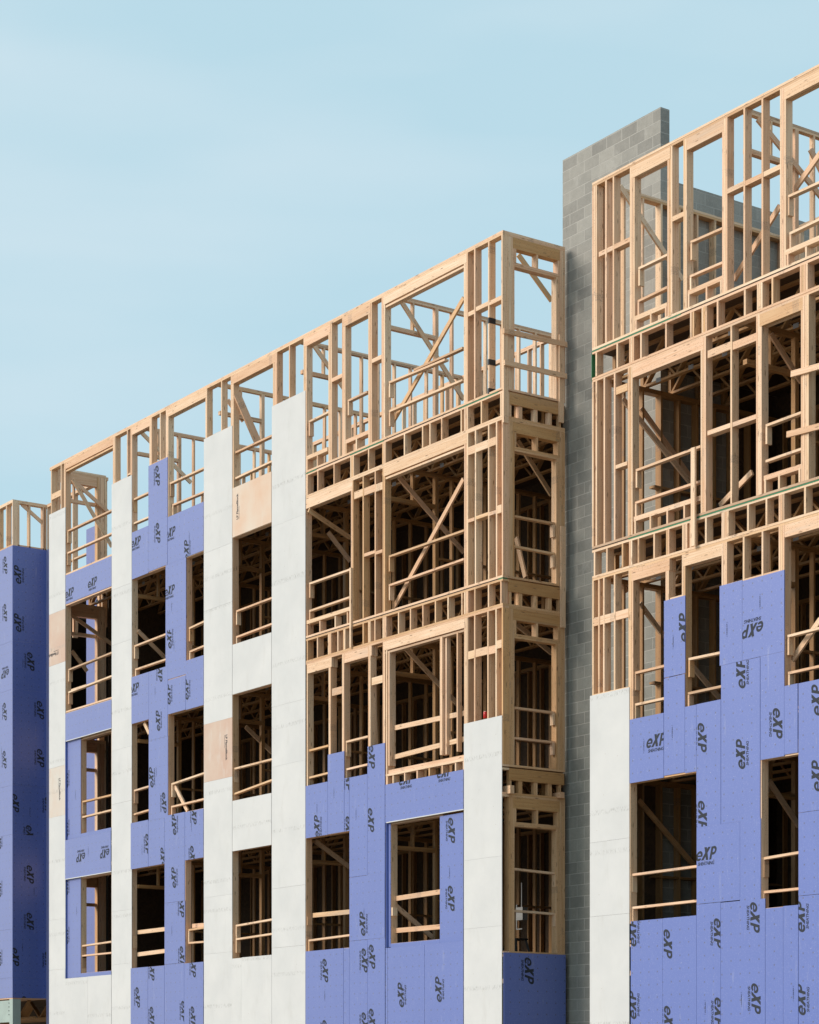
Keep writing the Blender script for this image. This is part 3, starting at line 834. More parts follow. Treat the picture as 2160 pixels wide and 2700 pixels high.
 ('right', 'wall_stud', 'z', 'w'): """2.444 2.481 0 .14 13.77 16.434
2.485 2.522 0 .14 13.77 16.434
2.526 2.563 0 .14 13.77 16.434
2.783 2.82 0 .14 13.77 16.434
2.967 3.004 0 .14 13.77 16.434
3.397 3.434 0 .14 13.77 16.434
3.438 3.475 0 .14 13.77 16.434
3.479 3.516 0 .14 13.77 16.434
4.31 4.347 0 .14 13.77 16.434
4.351 4.388 0 .14 13.77 16.434
4.392 4.429 0 .14 13.77 16.434
4.689 4.726 0 .14 13.77 16.434
4.73 4.767 0 .14 13.77 16.434
5.572 5.609 0 .14 13.77 16.434
5.613 5.65 0 .14 13.77 16.434
5.654 5.691 0 .14 13.77 16.434
6.045 6.082 0 .14 13.77 16.434
6.437 6.474 0 .14 13.77 16.434
6.832 6.869 0 .14 13.77 16.434
6.873 6.91 0 .14 13.77 16.434
6.914 6.951 0 .14 13.77 16.434
2.444 2.481 0 .14 10.486 13.204
2.529 2.566 0 .14 10.486 13.204
2.739 2.776 0 .14 10.486 13.204
3.001 3.038 0 .14 10.486 13.204
3.348 3.385 0 .14 10.486 13.204
3.389 3.426 0 .14 10.486 13.204
3.43 3.467 0 .14 10.486 13.204
5.086 5.123 0 .14 10.486 13.204
5.127 5.164 0 .14 10.486 13.204
5.168 5.205 0 .14 10.486 13.204
5.758 5.795 0 .14 10.486 13.204
6.32 6.357 0 .14 10.486 13.204
6.361 6.398 0 .14 10.486 13.204
6.402 6.439 0 .14 10.486 13.204
7.265 7.302 0 .14 10.486 13.204
7.306 7.343 0 .14 10.486 13.204
7.347 7.384 0 .14 10.486 13.204
7.388 7.425 0 .14 10.486 13.204
2.444 2.481 0 .14 7.186 9.92
2.597 2.634 0 .14 7.186 9.92
2.726 2.763 0 .14 7.186 9.92
3.001 3.038 0 .14 7.186 9.92
3.364 3.401 0 .14 7.186 9.92
3.405 3.442 0 .14 7.186 9.92
3.446 3.483 0 .14 7.186 9.92
4.269 4.306 0 .14 7.186 9.92
4.31 4.347 0 .14 7.186 9.92
4.652 4.689 0 .14 7.186 9.92
4.693 4.73 0 .14 7.186 9.92
5.564 5.601 0 .14 7.186 9.92
5.605 5.642 0 .14 7.186 9.92
5.646 5.683 0 .14 7.186 9.92
6.031 6.068 0 .14 7.186 9.92
6.439 6.476 0 .14 7.186 9.92
6.804 6.841 0 .14 7.186 9.92
6.845 6.882 0 .14 7.186 9.92
6.886 6.923 0 .14 7.186 9.92
8.673 8.71 0 .14 7.186 9.92
9.08 9.117 0 .14 7.186 9.92
9.486 9.523 0 .14 7.186 9.92
9.892 9.929 0 .14 7.186 9.92
10.299 10.336 0 .14 7.186 9.92
10.705 10.742 0 .14 7.186 9.92
11.112 11.149 0 .14 7.186 9.92
8.673 8.71 0 .14 10.486 13.204
9.08 9.117 0 .14 10.486 13.204
9.486 9.523 0 .14 10.486 13.204
9.892 9.929 0 .14 10.486 13.204
10.299 10.336 0 .14 10.486 13.204
10.705 10.742 0 .14 10.486 13.204
11.112 11.149 0 .14 10.486 13.204
8.673 8.71 0 .14 13.77 16.434
9.08 9.117 0 .14 13.77 16.434
9.486 9.523 0 .14 13.77 16.434
9.892 9.929 0 .14 13.77 16.434
10.299 10.336 0 .14 13.77 16.434
10.705 10.742 0 .14 13.77 16.434
11.112 11.149 0 .14 13.77 16.434""",
 ('right', 'header', 'x', 'w'): """3.436 4.379 -.001 .062 16.247 16.432
3.436 4.379 .072 .138 16.247 16.432
4.717 5.637 -.001 .062 16.247 16.432
4.717 5.637 .072 .138 16.247 16.432
6.873 8.623 0 .062 16.247 16.432
6.873 8.623 .072 .138 16.247 16.432
3.43 5.155 -.001 .062 13.017 13.202
3.43 5.155 .072 .138 13.017 13.202
6.397 7.344 -.001 .062 13.017 13.202
6.397 7.344 .072 .138 13.017 13.202
3.403 4.363 -.001 .062 9.733 9.918
3.403 4.363 .072 .138 9.733 9.918
4.689 5.637 -.001 .062 9.733 9.918
4.689 5.637 .072 .138 9.733 9.918
6.859 8.459 0 .062 9.733 9.918
6.859 8.459 .072 .138 9.733 9.918
3.343 5.074 .002 .138 6.464 6.653
6.369 7.295 .002 .138 6.475 6.664""",
 ('right', 'blocking', 'x', 'w'): """2.614 2.967 0 .14 15.237 15.313
3.007 3.397 0 .14 15.24 15.316
4.426 4.689 0 .14 15.235 15.311
5.69 6.045 0 .14 15.256 15.332
6.086 6.437 0 .14 15.245 15.321
6.479 6.832 0 .14 15.248 15.324
3.051 3.338 0 .038 12.848 12.968
5.245 5.758 0 .038 12.853 12.973
5.807 6.32 0 .038 12.83 12.95
3.044 3.331 0 .14 11.639 11.699
5.245 5.758 0 .14 11.655 11.725
5.807 6.32 0 .14 11.65 11.72
2.468 2.597 0 .038 9.164 9.304
2.648 3.001 0 .038 9.164 9.304
3.041 3.358 0 .038 9.167 9.307
4.372 4.652 0 .14 9.255 9.293
5.667 6.031 0 .14 9.234 9.272
6.068 6.804 0 .14 9.24 9.278
2.468 3.358 0 .14 8.001 8.039""",
 ('right', 'rail_cleat', 'z', 'w'): """3.571 3.609 .032 .13 14.478 14.737
3.554 3.592 .032 .13 13.954 14.213
4.815 4.853 .032 .13 14.513 14.772
4.8 4.838 .032 .13 13.98 14.239
6.95 6.988 .032 .13 14.52 14.779
6.992 7.03 .032 .13 13.958 14.217
3.506 3.544 .032 .13 11.233 11.492
3.489 3.527 .032 .13 10.712 10.971
6.49 6.528 .032 .13 11.227 11.486
3.473 3.511 .032 .13 7.963 8.222
3.473 3.511 .032 .13 7.449 7.708
4.769 4.807 .032 .13 7.983 8.242
4.754 4.792 .032 .13 7.447 7.706
6.95 6.988 .032 .13 7.982 8.241
6.964 7.002 .032 .13 7.43 7.689
3.392 3.43 .032 .13 4.703 4.962
3.408 3.446 .032 .13 4.168 4.427
6.425 6.463 .032 .13 4.717 4.976
6.425 6.463 .032 .13 4.21 4.469""",
 ('right', 'window_sill_plate', 'x', 'w'): """6.942 7.727 0 .14 13.927 14.003
3.521 4.3 0 .14 13.921 13.997
4.784 5.572 0 .14 13.963 14.039
3.495 5.08 0 .14 10.686 10.762
6.482 7.271 0 .14 10.674 10.75
3.413 5.004 .003 .14 4.19 4.228
6.439 7.225 .003 .14 4.205 4.243""",
 ('right', 'cripple_stud', 'z', 'w'): """6.97 7.007 0 .14 13.77 13.934
7.347 7.384 0 .14 13.77 13.934
3.527 3.564 0 .14 13.77 13.943
3.892 3.929 0 .14 13.77 13.943
4.256 4.293 0 .14 13.77 13.943
4.79 4.827 0 .14 13.77 13.977
5.2 5.237 0 .14 13.77 13.977
5.528 5.565 0 .14 13.77 13.977
3.511 3.548 0 .14 10.486 10.704
3.882 3.919 0 .14 10.486 10.704
4.285 4.322 0 .14 10.486 10.704
4.689 4.726 0 .14 10.486 10.704
6.496 6.533 0 .14 10.486 10.701
6.79 6.827 0 .14 10.486 10.701
7.216 7.253 0 .14 10.486 10.701""",
 ('right', 'band_stud', 'z', 'w'): """2.529 2.566 0 .14 13.28 13.672
3.067 3.104 0 .14 13.28 13.672
3.381 3.418 0 .14 13.28 13.672
3.422 3.459 0 .14 13.28 13.672
3.463 3.5 0 .14 13.28 13.672
3.657 3.694 0 .14 13.28 13.672
4.256 4.293 0 .14 13.28 13.672
4.845 4.882 0 .14 13.28 13.672
4.897 4.934 0 .14 13.28 13.672
5.11 5.147 0 .14 13.28 13.672
5.151 5.188 0 .14 13.28 13.672
5.192 5.229 0 .14 13.28 13.672
5.454 5.491 0 .14 13.28 13.672
6.054 6.091 0 .14 13.28 13.672
6.34 6.377 0 .14 13.28 13.672
6.381 6.418 0 .14 13.28 13.672
6.422 6.459 0 .14 13.28 13.672
6.651 6.688 0 .14 13.28 13.672
7.244 7.281 0 .14 13.28 13.672
7.285 7.322 0 .14 13.28 13.672
7.326 7.363 0 .14 13.28 13.672
7.367 7.404 0 .14 13.28 13.672
2.488 2.525 0 .14 9.996 10.388
2.8 2.837 0 .14 9.996 10.388
3.2 3.237 0 .14 9.996 10.388
3.381 3.418 0 .14 9.996 10.388
3.422 3.459 0 .14 9.996 10.388
3.592 3.629 0 .14 9.996 10.388
3.972 4.009 0 .14 9.996 10.388
4.278 4.315 0 .14 9.996 10.388
4.319 4.356 0 .14 9.996 10.388
4.658 4.695 0 .14 9.996 10.388
4.699 4.736 0 .14 9.996 10.388
4.74 4.777 0 .14 9.996 10.388
4.836 4.873 0 .14 9.996 10.388
5.185 5.222 0 .14 9.996 10.388
5.558 5.595 0 .14 9.996 10.388
5.599 5.636 0 .14 9.996 10.388
5.64 5.677 0 .14 9.996 10.388
5.681 5.718 0 .14 9.996 10.388
6.126 6.163 0 .14 9.996 10.388
6.524 6.561 0 .14 9.996 10.388
6.804 6.841 0 .14 9.996 10.388
6.845 6.882 0 .14 9.996 10.388
6.886 6.923 0 .14 9.996 10.388
7.33 7.367 0 .14 9.996 10.388
7.857 7.894 0 .14 9.996 10.388
8.263 8.3 0 .14 9.996 10.388
8.67 8.707 0 .14 9.996 10.388
9.076 9.113 0 .14 9.996 10.388
9.483 9.52 0 .14 9.996 10.388
9.889 9.926 0 .14 9.996 10.388
10.295 10.332 0 .14 9.996 10.388
10.702 10.739 0 .14 9.996 10.388
11.108 11.145 0 .14 9.996 10.388
7.857 7.894 0 .14 13.28 13.672
8.263 8.3 0 .14 13.28 13.672
8.67 8.707 0 .14 13.28 13.672
9.076 9.113 0 .14 13.28 13.672
9.483 9.52 0 .14 13.28 13.672
9.889 9.926 0 .14 13.28 13.672
10.295 10.332 0 .14 13.28 13.672
10.702 10.739 0 .14 13.28 13.672
11.108 11.145 0 .14 13.28 13.672""",
 ('right', 'nailed_board', 'z', 'w'): """4.946 5.035 -.08 -.042 9.981 11.517""",
 ('right', 'jamb_stud', 'z', 'w'): """3.376 3.414 .001 .14 4.19 6.493
5.004 5.042 .001 .14 4.19 6.493
3.337 3.375 .001 .14 4.19 6.493
5.043 5.081 .001 .14 4.19 6.493
6.402 6.44 .001 .14 4.205 6.504
7.225 7.263 .001 .14 4.205 6.504
6.363 6.401 .001 .14 4.205 6.504
7.264 7.302 .001 .14 4.205 6.504""",
 ('right', 'green_gasket', 'x', 'green'): """2.446 4.633 -.003 .1 13.704 13.725
3.367 4.839 -.003 .1 10.42 10.441
4.991 7.636 -.003 .1 10.42 10.441""",
 ('right', 'green_gasket', 'z', 'green'): """2.432 2.442 -.003 .12 13.227 13.707""",
 ('left', 'top_plate', 'x', 'w'): """-25.35 -21.35 .5 .64 16.479 16.517
-25.35 -21.35 .5 .64 16.44 16.478
-21.49 -18.141 1.444 1.583 16.479 16.517
-21.49 -18.141 1.444 1.583 16.44 16.478""",
 ('left', 'top_plate', 'y', 'w'): """-21.49 -21.35 .641 1.443 16.479 16.517
-21.49 -21.35 .641 1.443 16.44 16.478""",
 ('left', 'wall_stud', 'z', 'w'): """-21.388 -21.35 .5 .64 13.34 16.439
-21.77 -21.732 .5 .64 13.34 16.439
-22.25 -22.212 .5 .64 13.34 16.439
-22.85 -22.812 .5 .64 13.34 16.439
-23.35 -23.312 .5 .64 13.34 16.439
-21.49 -21.351 .648 .686 13.34 16.439
-21.49 -21.351 .955 .993 13.34 16.439
-21.49 -21.351 1.344 1.382 13.34 16.439
-21.49 -21.351 1.409 1.447 13.34 16.439
-21.32 -21.282 1.444 1.583 12.84 16.439
-20.9 -20.862 1.444 1.583 12.84 16.439
-20.25 -20.212 1.444 1.583 12.84 16.439
-19.85 -19.812 1.444 1.583 12.84 16.439
-18.241 -18.203 1.444 1.583 12.84 16.439""",
 ('left', 'blocking', 'y', 'w'): """-21.49 -21.351 .64 1.443 15.34 15.378""",
 ('left', 'blocking', 'x', 'w'): """-23.35 -21.39 .501 .64 15.34 15.378""",
 ('left', 'jamb_stud', 'z', 'w'): """-18.476 -18.438 1.443 1.583 .3 16.317
-18.437 -18.399 1.443 1.583 .3 16.317
-18.398 -18.36 1.443 1.583 .3 16.317""",
 ('left', 'floor_band', 'x', 'w'): """-21 -19.041 1.443 1.543 6.496 7.486
-21 -19.041 1.443 1.543 9.796 10.786""",
 ('left', 'steel_beam', 'x', 'steel'): """-25.35 -21.47 .52 .62 3.153 3.713""",
 ('left', 'steel_column', 'z', 'steel'): """-21.55 -21.35 .5 .72 0 3.743""",
 ('left', 'bearing_plate', 'y', 'w'): """-23.35 -21.35 .5 1.423 3.745 3.771""",
 ('left', 'bolt', 'z', 'black'): """-21.595 -21.572 .494 .52 3.631 3.655
-21.595 -21.572 .494 .52 3.531 3.555
-21.595 -21.572 .494 .52 3.431 3.455
-21.595 -21.572 .494 .52 3.331 3.355""",
 ('main', 'header', 'y', 'w'): """-18.141 -18.003 .2 1.2 6.383 6.618
-18.141 -18.003 .2 1.2 9.683 9.918
-18.141 -18.003 .2 1.2 12.967 13.202
-18.141 -18.003 .2 1.2 16.197 16.432""",
}
# (building, part): sloping or nailed boards as start x y z, end x y z, depth, thickness
BEAMS = {
 ('main', 'guard_rail'): """-17.23 .074 14.79 -14.911 .074 14.804 .038 .089
-17.249 .074 14.264 -14.899 .074 14.269 .038 .089
-13.88 .074 14.813 -13.125 .074 14.814 .038 .089
-13.88 .074 14.269 -13.125 .074 14.263 .038 .089
-12.141 .074 14.793 -10.616 .074 14.79 .038 .089
-12.028 .074 14.294 -10.616 .074 14.275 .038 .089
-9.35 .074 14.807 -7.81 .074 14.81 .038 .089
-9.35 .074 14.265 -7.819 .074 14.285 .038 .089
-6.406 .074 14.74 -5.687 .074 14.756 .038 .089
-4.991 .074 14.796 -4.326 .074 14.803 .038 .089
-3.581 .074 14.784 -1.779 .074 14.73 .038 .089
-2.906 .169 14.858 -1.37 .169 14.851 .038 .089
-3.572 .074 14.241 -1.24 .074 14.22 .038 .089
-6.388 .074 11.52 -4.926 .074 11.522 .038 .089
-6.388 .074 10.978 -4.939 .074 10.989 .038 .089
-3.581 .074 11.508 -1.192 .074 11.512 .038 .089
-3.581 .074 10.967 -1.2 .074 10.999 .038 .089
-6.466 .074 8.205 -5.696 .074 8.219 .038 .089
-6.466 .074 7.666 -5.696 .074 7.683 .038 .089
-5.065 .074 8.211 -4.292 .074 8.218 .038 .089
-5.065 .074 7.675 -4.304 .074 7.687 .038 .089
-3.483 .114 8.281 -1.277 .114 8.256 .089 .038
-3.483 .114 7.736 -1.277 .114 7.792 .089 .038
-17.183 .074 11.466 -14.911 .074 11.519 .038 .089
-17.183 .074 10.928 -14.911 .074 10.981 .038 .089
-13.82 .074 11.484 -12.321 .074 11.512 .038 .089
-13.772 .074 10.947 -12.321 .074 10.955 .038 .089
-11.281 .074 11.459 -10.616 .074 11.499 .038 .089
-11.264 .074 10.948 -10.616 .074 10.976 .038 .089
-16.542 .115 8.247 -15.033 .115 8.251 .038 .089
-16.562 .115 7.885 -15.033 .115 7.904 .038 .089
-13.85 .074 8.214 -13.125 .074 8.237 .038 .089
-13.88 .074 7.678 -13.125 .074 7.708 .038 .089
-12.073 .074 8.169 -10.621 .074 8.246 .038 .089
-12.084 .074 7.67 -10.621 .074 7.692 .038 .089
-9.259 .074 11.474 -7.819 .074 11.498 .038 .089
-9.259 .074 10.933 -7.81 .074 10.969 .038 .089
-9.361 .074 8.188 -7.8 .074 8.207 .038 .089
-9.361 .074 7.659 -7.8 .074 7.785 .038 .089
-9.274 .074 4.894 -7.81 .074 4.94 .038 .089
-9.274 .074 4.611 -7.81 .074 4.646 .038 .089
-16.555 .115 4.839 -15.033 .115 4.862 .038 .089
-16.555 .115 4.606 -15.033 .115 4.606 .038 .089
-13.843 .139 5.013 -12.533 .139 5.013 .089 .038
-13.843 .139 4.511 -12.533 .139 4.53 .089 .038
-11.306 .139 5.012 -10.791 .139 5.001 .089 .038
-11.308 .074 4.919 -10.632 .074 4.934 .038 .089
-11.308 .074 4.639 -10.632 .074 4.63 .038 .089
-6.403 .139 4.938 -5.063 .139 4.926 .089 .038
-6.42 .074 4.435 -4.926 .074 4.463 .038 .089
-3.526 .159 5.078 -2.076 .159 5.104 .089 .038
-3.526 .159 4.475 -2.076 .159 4.465 .089 .038
.059 -.025 14.725 .059 1.386 14.752 .089 .038
.059 -.01 14.175 .059 1.379 14.186 .089 .038
-.085 .293 11.563 -.085 1.245 11.562 .038 .089
-.085 .293 11.035 -.085 1.245 11.022 .038 .089
-.085 .284 8.2 -.085 1.23 8.198 .038 .089
-.085 .284 7.668 -.085 1.23 7.67 .038 .089
-.085 .255 5.37 -.085 1.305 5.334 .038 .089
-.085 .255 4.636 -.085 1.275 4.616 .038 .089""",
 ('main', 'diagonal_brace'): """-17.941 .509 16.26 -17.941 1.463 15.619 .089 .038
-17.691 .392 16.191 -17.691 1.452 14.701 .089 .038
-13.807 .212 16.346 -13.807 1.49 15.407 .089 .038
-9.194 .001 16.019 -9.194 .552 15.019 .17 .038
-10.207 .372 16.199 -10.207 .763 15.815 .089 .038
-6.804 .402 16.44 -6.804 1.162 15.661 .089 .038
-3.638 .346 16.402 -3.638 1.821 14.791 .089 .038
-3.68 .2 14.105 -1.424 .2 15.775 .089 .038
-3.654 .2 10.581 -1.424 .2 12.508 .089 .038
-3.638 .301 13.058 -3.638 1.821 11.846 .089 .038
-3.638 .468 9.83 -3.638 1.821 8.785 .089 .038
-6.324 -.022 12.961 -6.324 .961 12.55 .089 .038
-6.604 .613 12.669 -6.604 1.145 12.159 .089 .038
-17.941 .416 12.993 -17.941 1.58 12.378 .089 .038
-17.741 .394 12.047 -17.741 .805 11.6 .089 .038
-13.807 .117 11.845 -13.807 .826 11.296 .089 .038
-10.207 .819 9.256 -10.207 1.489 8.758 .089 .038
-6.704 .369 6.457 -6.704 1.195 5.984 .089 .038
-12.044 .1 8.15 -11.461 .1 7.523 .089 .038
-13.45 .1 9.705 -13.216 .1 9.439 .089 .038
-3.558 .171 4.945 -3.558 1.024 4.381 .089 .038
-1.2 1.267 16.72 -1.2 2.04 16.035 .09 .038
-1.2 1.252 13.319 -1.2 2.04 12.453 .09 .038
-1.2 1.252 9.958 -1.2 2.04 9.54 .09 .038
-.652 .8 11.377 -.383 .8 10.617 .09 .038""",
 ('right', 'guard_rail'): """3.574 .074 14.759 4.27 .074 14.767 .038 .089
3.557 .074 14.235 4.266 .074 14.252 .038 .089
4.818 .074 14.794 5.54 .074 14.781 .038 .089
4.803 .074 14.261 5.54 .074 14.253 .038 .089
6.953 .074 14.801 7.697 .074 14.796 .038 .089
6.995 .074 14.239 7.697 .074 14.257 .038 .089
3.509 .074 11.514 5.047 .074 11.539 .038 .089
3.492 .074 10.993 5.047 .074 10.996 .038 .089
6.493 .074 11.508 7.235 .074 11.52 .038 .089
6.493 .074 10.972 7.241 .074 10.983 .038 .089
7.094 -.022 12.114 7.873 -.022 12.064 .089 .038
7.006 -.022 11.24 7.873 -.022 11.189 .089 .038
3.476 .074 8.244 4.197 .074 8.25 .038 .089
3.476 .074 7.73 4.207 .074 7.732 .038 .089
4.772 .074 8.264 5.49 .074 8.252 .038 .089
4.757 .074 7.728 5.525 .074 7.728 .038 .089
6.953 .074 8.263 7.697 .074 8.274 .038 .089
6.967 .074 7.711 7.697 .074 7.715 .038 .089
3.395 .074 4.984 4.971 .074 5 .038 .089
3.411 .074 4.449 4.971 .074 4.461 .038 .089
6.428 .074 4.998 7.194 .074 5.026 .038 .089
6.428 .074 4.491 7.194 .074 4.491 .038 .089""",
 ('right', 'diagonal_brace'): """2.644 .429 16.49 2.644 1.814 15.224 .089 .038
2.744 .401 12.934 2.744 1.932 11.753 .089 .038
2.564 .958 12.924 2.564 2.306 11.715 .089 .038
6.001 .339 16.377 6.001 1.695 15.497 .089 .038
5.57 .25 14.024 6.576 .25 14.837 .089 .038
6.855 .25 14.963 7.481 .25 15.377 .089 .038
7.081 .38 15.547 7.081 .767 15.086 .089 .038
6.001 .616 13.137 6.001 1.265 12.514 .089 .038
5.205 .3 10.62 5.926 .3 10.98 .089 .038
2.564 .929 9.647 2.564 1.476 9.146 .089 .038
3.044 1.691 8.583 3.044 2.333 8.093 .089 .038
6.891 .2 7.937 7.476 .2 8.447 .089 .038
2.644 .831 6.337 2.644 2.143 5.253 .089 .038
6.001 .574 6.26 6.001 1.216 5.603 .089 .038
2.564 .554 9.951 2.564 .669 9.812 .089 .038""",
 ('left', 'diagonal_brace'): """-21.43 .786 16.447 -21.43 1.388 16.037 .089 .038""",
 ('left', 'guard_rail'): """-21 1.503 10.986 -19.041 1.503 10.986 .038 .089
-21 1.503 11.536 -19.041 1.503 11.536 .038 .089
-21 1.503 14.27 -19.041 1.503 14.27 .038 .089
-21 1.503 14.82 -19.041 1.503 14.82 .038 .089""",
}
# (building, sheathing colour, F = on the front wall / S = on a side wall): from, to, wall plane, bottom, top
PANELS = {
 ('main', 'white', 'F'): """-18.144 -17.256 0 12.936 15.365
-18.144 -17.256 0 9.205 11.679
-18.144 -17.256 0 5.534 8.009
-18.144 -17.256 0 4.326 5.532
-18.144 -17.256 0 .301 4.323
-14.845 -13.859 0 12.929 15.362
-14.845 -13.859 0 11.654 12.926
-14.845 -13.859 0 9.232 11.651
-14.845 -13.859 0 8 9.229
-14.845 -13.859 0 5.535 7.997
-14.845 -13.859 0 4.317 5.533
-14.845 -13.859 0 .301 4.315
-10.55 -9.351 0 12.93 15.378
-10.55 -9.351 0 11.692 12.927
-10.55 -9.351 0 9.267 11.689
-10.55 -9.351 0 5.562 8.026
-10.55 -9.351 0 4.355 5.56
-10.55 -9.351 0 .301 4.353
-7.749 -6.466 0 12.918 15.372
-7.749 -6.466 0 11.702 12.916
-7.749 -6.466 0 9.246 11.7
-7.749 -6.466 0 8.03 9.244
-7.749 -6.466 0 5.552 8.028
-7.749 -6.466 0 4.349 5.549
-7.749 -6.466 0 .301 4.346
-1.13 -.01 0 5.582 8.032
-1.13 -.01 0 4.36 5.58
-1.13 -.01 0 .301 4.358
-9.338 -7.766 0 9.739 10.781
-9.338 -7.766 0 6.455 7.51
-9.374 -8.96 0 .301 4.207
-8.958 -7.757 0 .301 4.214
-17.266 -16.073 0 .301 4.09
-16.071 -14.866 0 .301 4.093""",
 ('main', 'pink', 'F'): """-18.144 -17.256 0 11.682 12.933
-10.55 -9.351 0 8.029 9.265""",
 ('main', 'pinkw', 'F'): """-18.144 -17.256 0 8.011 9.202""",
 ('main', 'pinkl', 'F'): """-9.338 -7.766 0 13.027 14.057""",
 ('main', 'blue', 'F'): """-17.24 -14.86 0 13.034 13.726
-17.253 -14.866 0 9.764 10.423
-17.266 -14.885 0 6.468 7.398
-17.356 -16.536 .05 7.412 9.793
-16.533 -14.97 .05 7.37 7.491
-17.369 -16.536 .05 4.098 6.49
-16.533 -14.97 .05 4.08 4.188
-3.622 -3.532 .05 4.163 6.495
-1.941 -1.221 .05 4.156 6.461
-3.53 -1.944 .05 4.146 4.225
-13.056 -12.171 0 13.014 15.376
-13.845 -13.064 0 12.996 14.053
-12.157 -10.564 0 13.006 14.046
-12.259 -11.337 0 11.559 13.009
-12.259 -11.337 0 10.474 11.557
-13.869 -13.047 0 9.725 10.782
-13.038 -12.16 0 9.235 10.78
-12.152 -11.354 0 9.708 10.455
-11.346 -10.569 0 9.696 10.762
-13.044 -12.154 0 7.457 9.233
-13.904 -13.07 0 6.438 7.481
-13.062 -12.313 0 6.44 7.455
-12.304 -11.392 0 5.565 7.488
-11.384 -10.575 0 6.434 7.48
-12.304 -11.381 0 4.216 5.56
-13.904 -13.088 0 .301 4.196
-13.079 -12.313 0 .301 4.192
-12.304 -11.42 0 .301 4.21
-11.412 -10.575 0 .301 4.198
-6.454 -5.646 0 6.467 7.504
-5.639 -5.055 0 6.471 8.029
-5.044 -4.873 0 6.471 7.497
-4.866 -4.248 0 5.569 7.493
-4.241 -3.651 0 5.564 8.011
-3.637 -1.152 0 6.502 7.219
-4.866 -3.655 0 4.344 5.563
-6.454 -5.081 0 .301 4.218
-5.074 -4.873 0 .301 4.214
-4.866 -4.24 0 .301 4.339
-4.233 -3.647 0 .301 4.341
-3.624 -3.56 0 .301 4.146
-3.553 -2.356 0 .301 4.145
-2.349 -1.152 0 .301 4.151""",
 ('main', 'blue', 'S'): """.015 1.397 .013 .302 3.892""",
 ('right', 'white', 'F'): """2.401 3.399 0 5.587 8.023
2.401 3.399 0 4.364 5.584
2.401 3.399 0 .301 4.361""",
 ('right', 'blue', 'F'): """3.411 4.236 0 6.464 7.493
4.245 4.743 0 8.046 9.266
4.245 4.734 0 6.491 8.034
4.739 5 0 6.476 7.515
5.005 5.556 0 5.598 7.519
5.532 6.029 0 8.039 9.265
6.035 6.933 0 8.041 9.249
5.565 6.418 0 5.6 8.035
6.427 6.93 0 6.481 8.039
6.935 7.21 0 6.499 7.519
5.008 5.98 0 4.404 5.599
5.986 6.433 0 4.376 5.603
3.437 4.208 0 .301 4.227
4.214 5.003 0 .301 4.229
5.008 5.553 0 .301 4.397
5.559 6.528 0 .301 4.389
6.534 6.908 0 .301 4.237
6.913 7.221 0 .301 4.248
7.229 8.603 0 5.606 7.515
7.229 8.603 0 4.38 5.6
7.229 8.603 0 .301 4.374
8.612 11.5 0 2.9 7.516
8.612 11.5 0 .3 2.897""",
 ('left', 'blue', 'S'): """.488 1.443 -21.337 12.897 15.339
.488 1.443 -21.337 11.666 12.895
.488 1.443 -21.337 9.213 11.664
.488 1.443 -21.337 7.952 9.211
.488 1.443 -21.337 5.529 7.95
.488 1.443 -21.337 4.288 5.527
.488 1.443 -21.337 3.774 4.286""",
 ('left', 'blue', 'F'): """-23.75 -21.351 .5 12.898 15.338
-21.335 -21 1.441 12.898 15.338
-23.75 -21.351 .5 11.667 12.894
-21.335 -21 1.441 11.667 12.894
-23.75 -21.351 .5 9.214 11.663
-21.335 -21 1.441 9.214 11.663
-23.75 -21.351 .5 7.953 9.21
-21.335 -21 1.441 7.953 9.21
-23.75 -21.351 .5 5.53 7.949
-21.335 -21 1.441 5.53 7.949
-23.75 -21.351 .5 4.289 5.526
-21.335 -21 1.441 4.289 5.526
-23.75 -21.351 .5 3.775 4.285
-21.335 -21 1.441 .3 4.285
-19.041 -18.478 1.443 13.282 15.395
-19.041 -18.478 1.443 10.488 13.278
-19.041 -18.478 1.443 9.998 10.484
-19.041 -18.478 1.443 7.188 9.994
-19.041 -18.478 1.443 6.698 7.184
-19.041 -18.478 1.443 .302 6.694""",
}
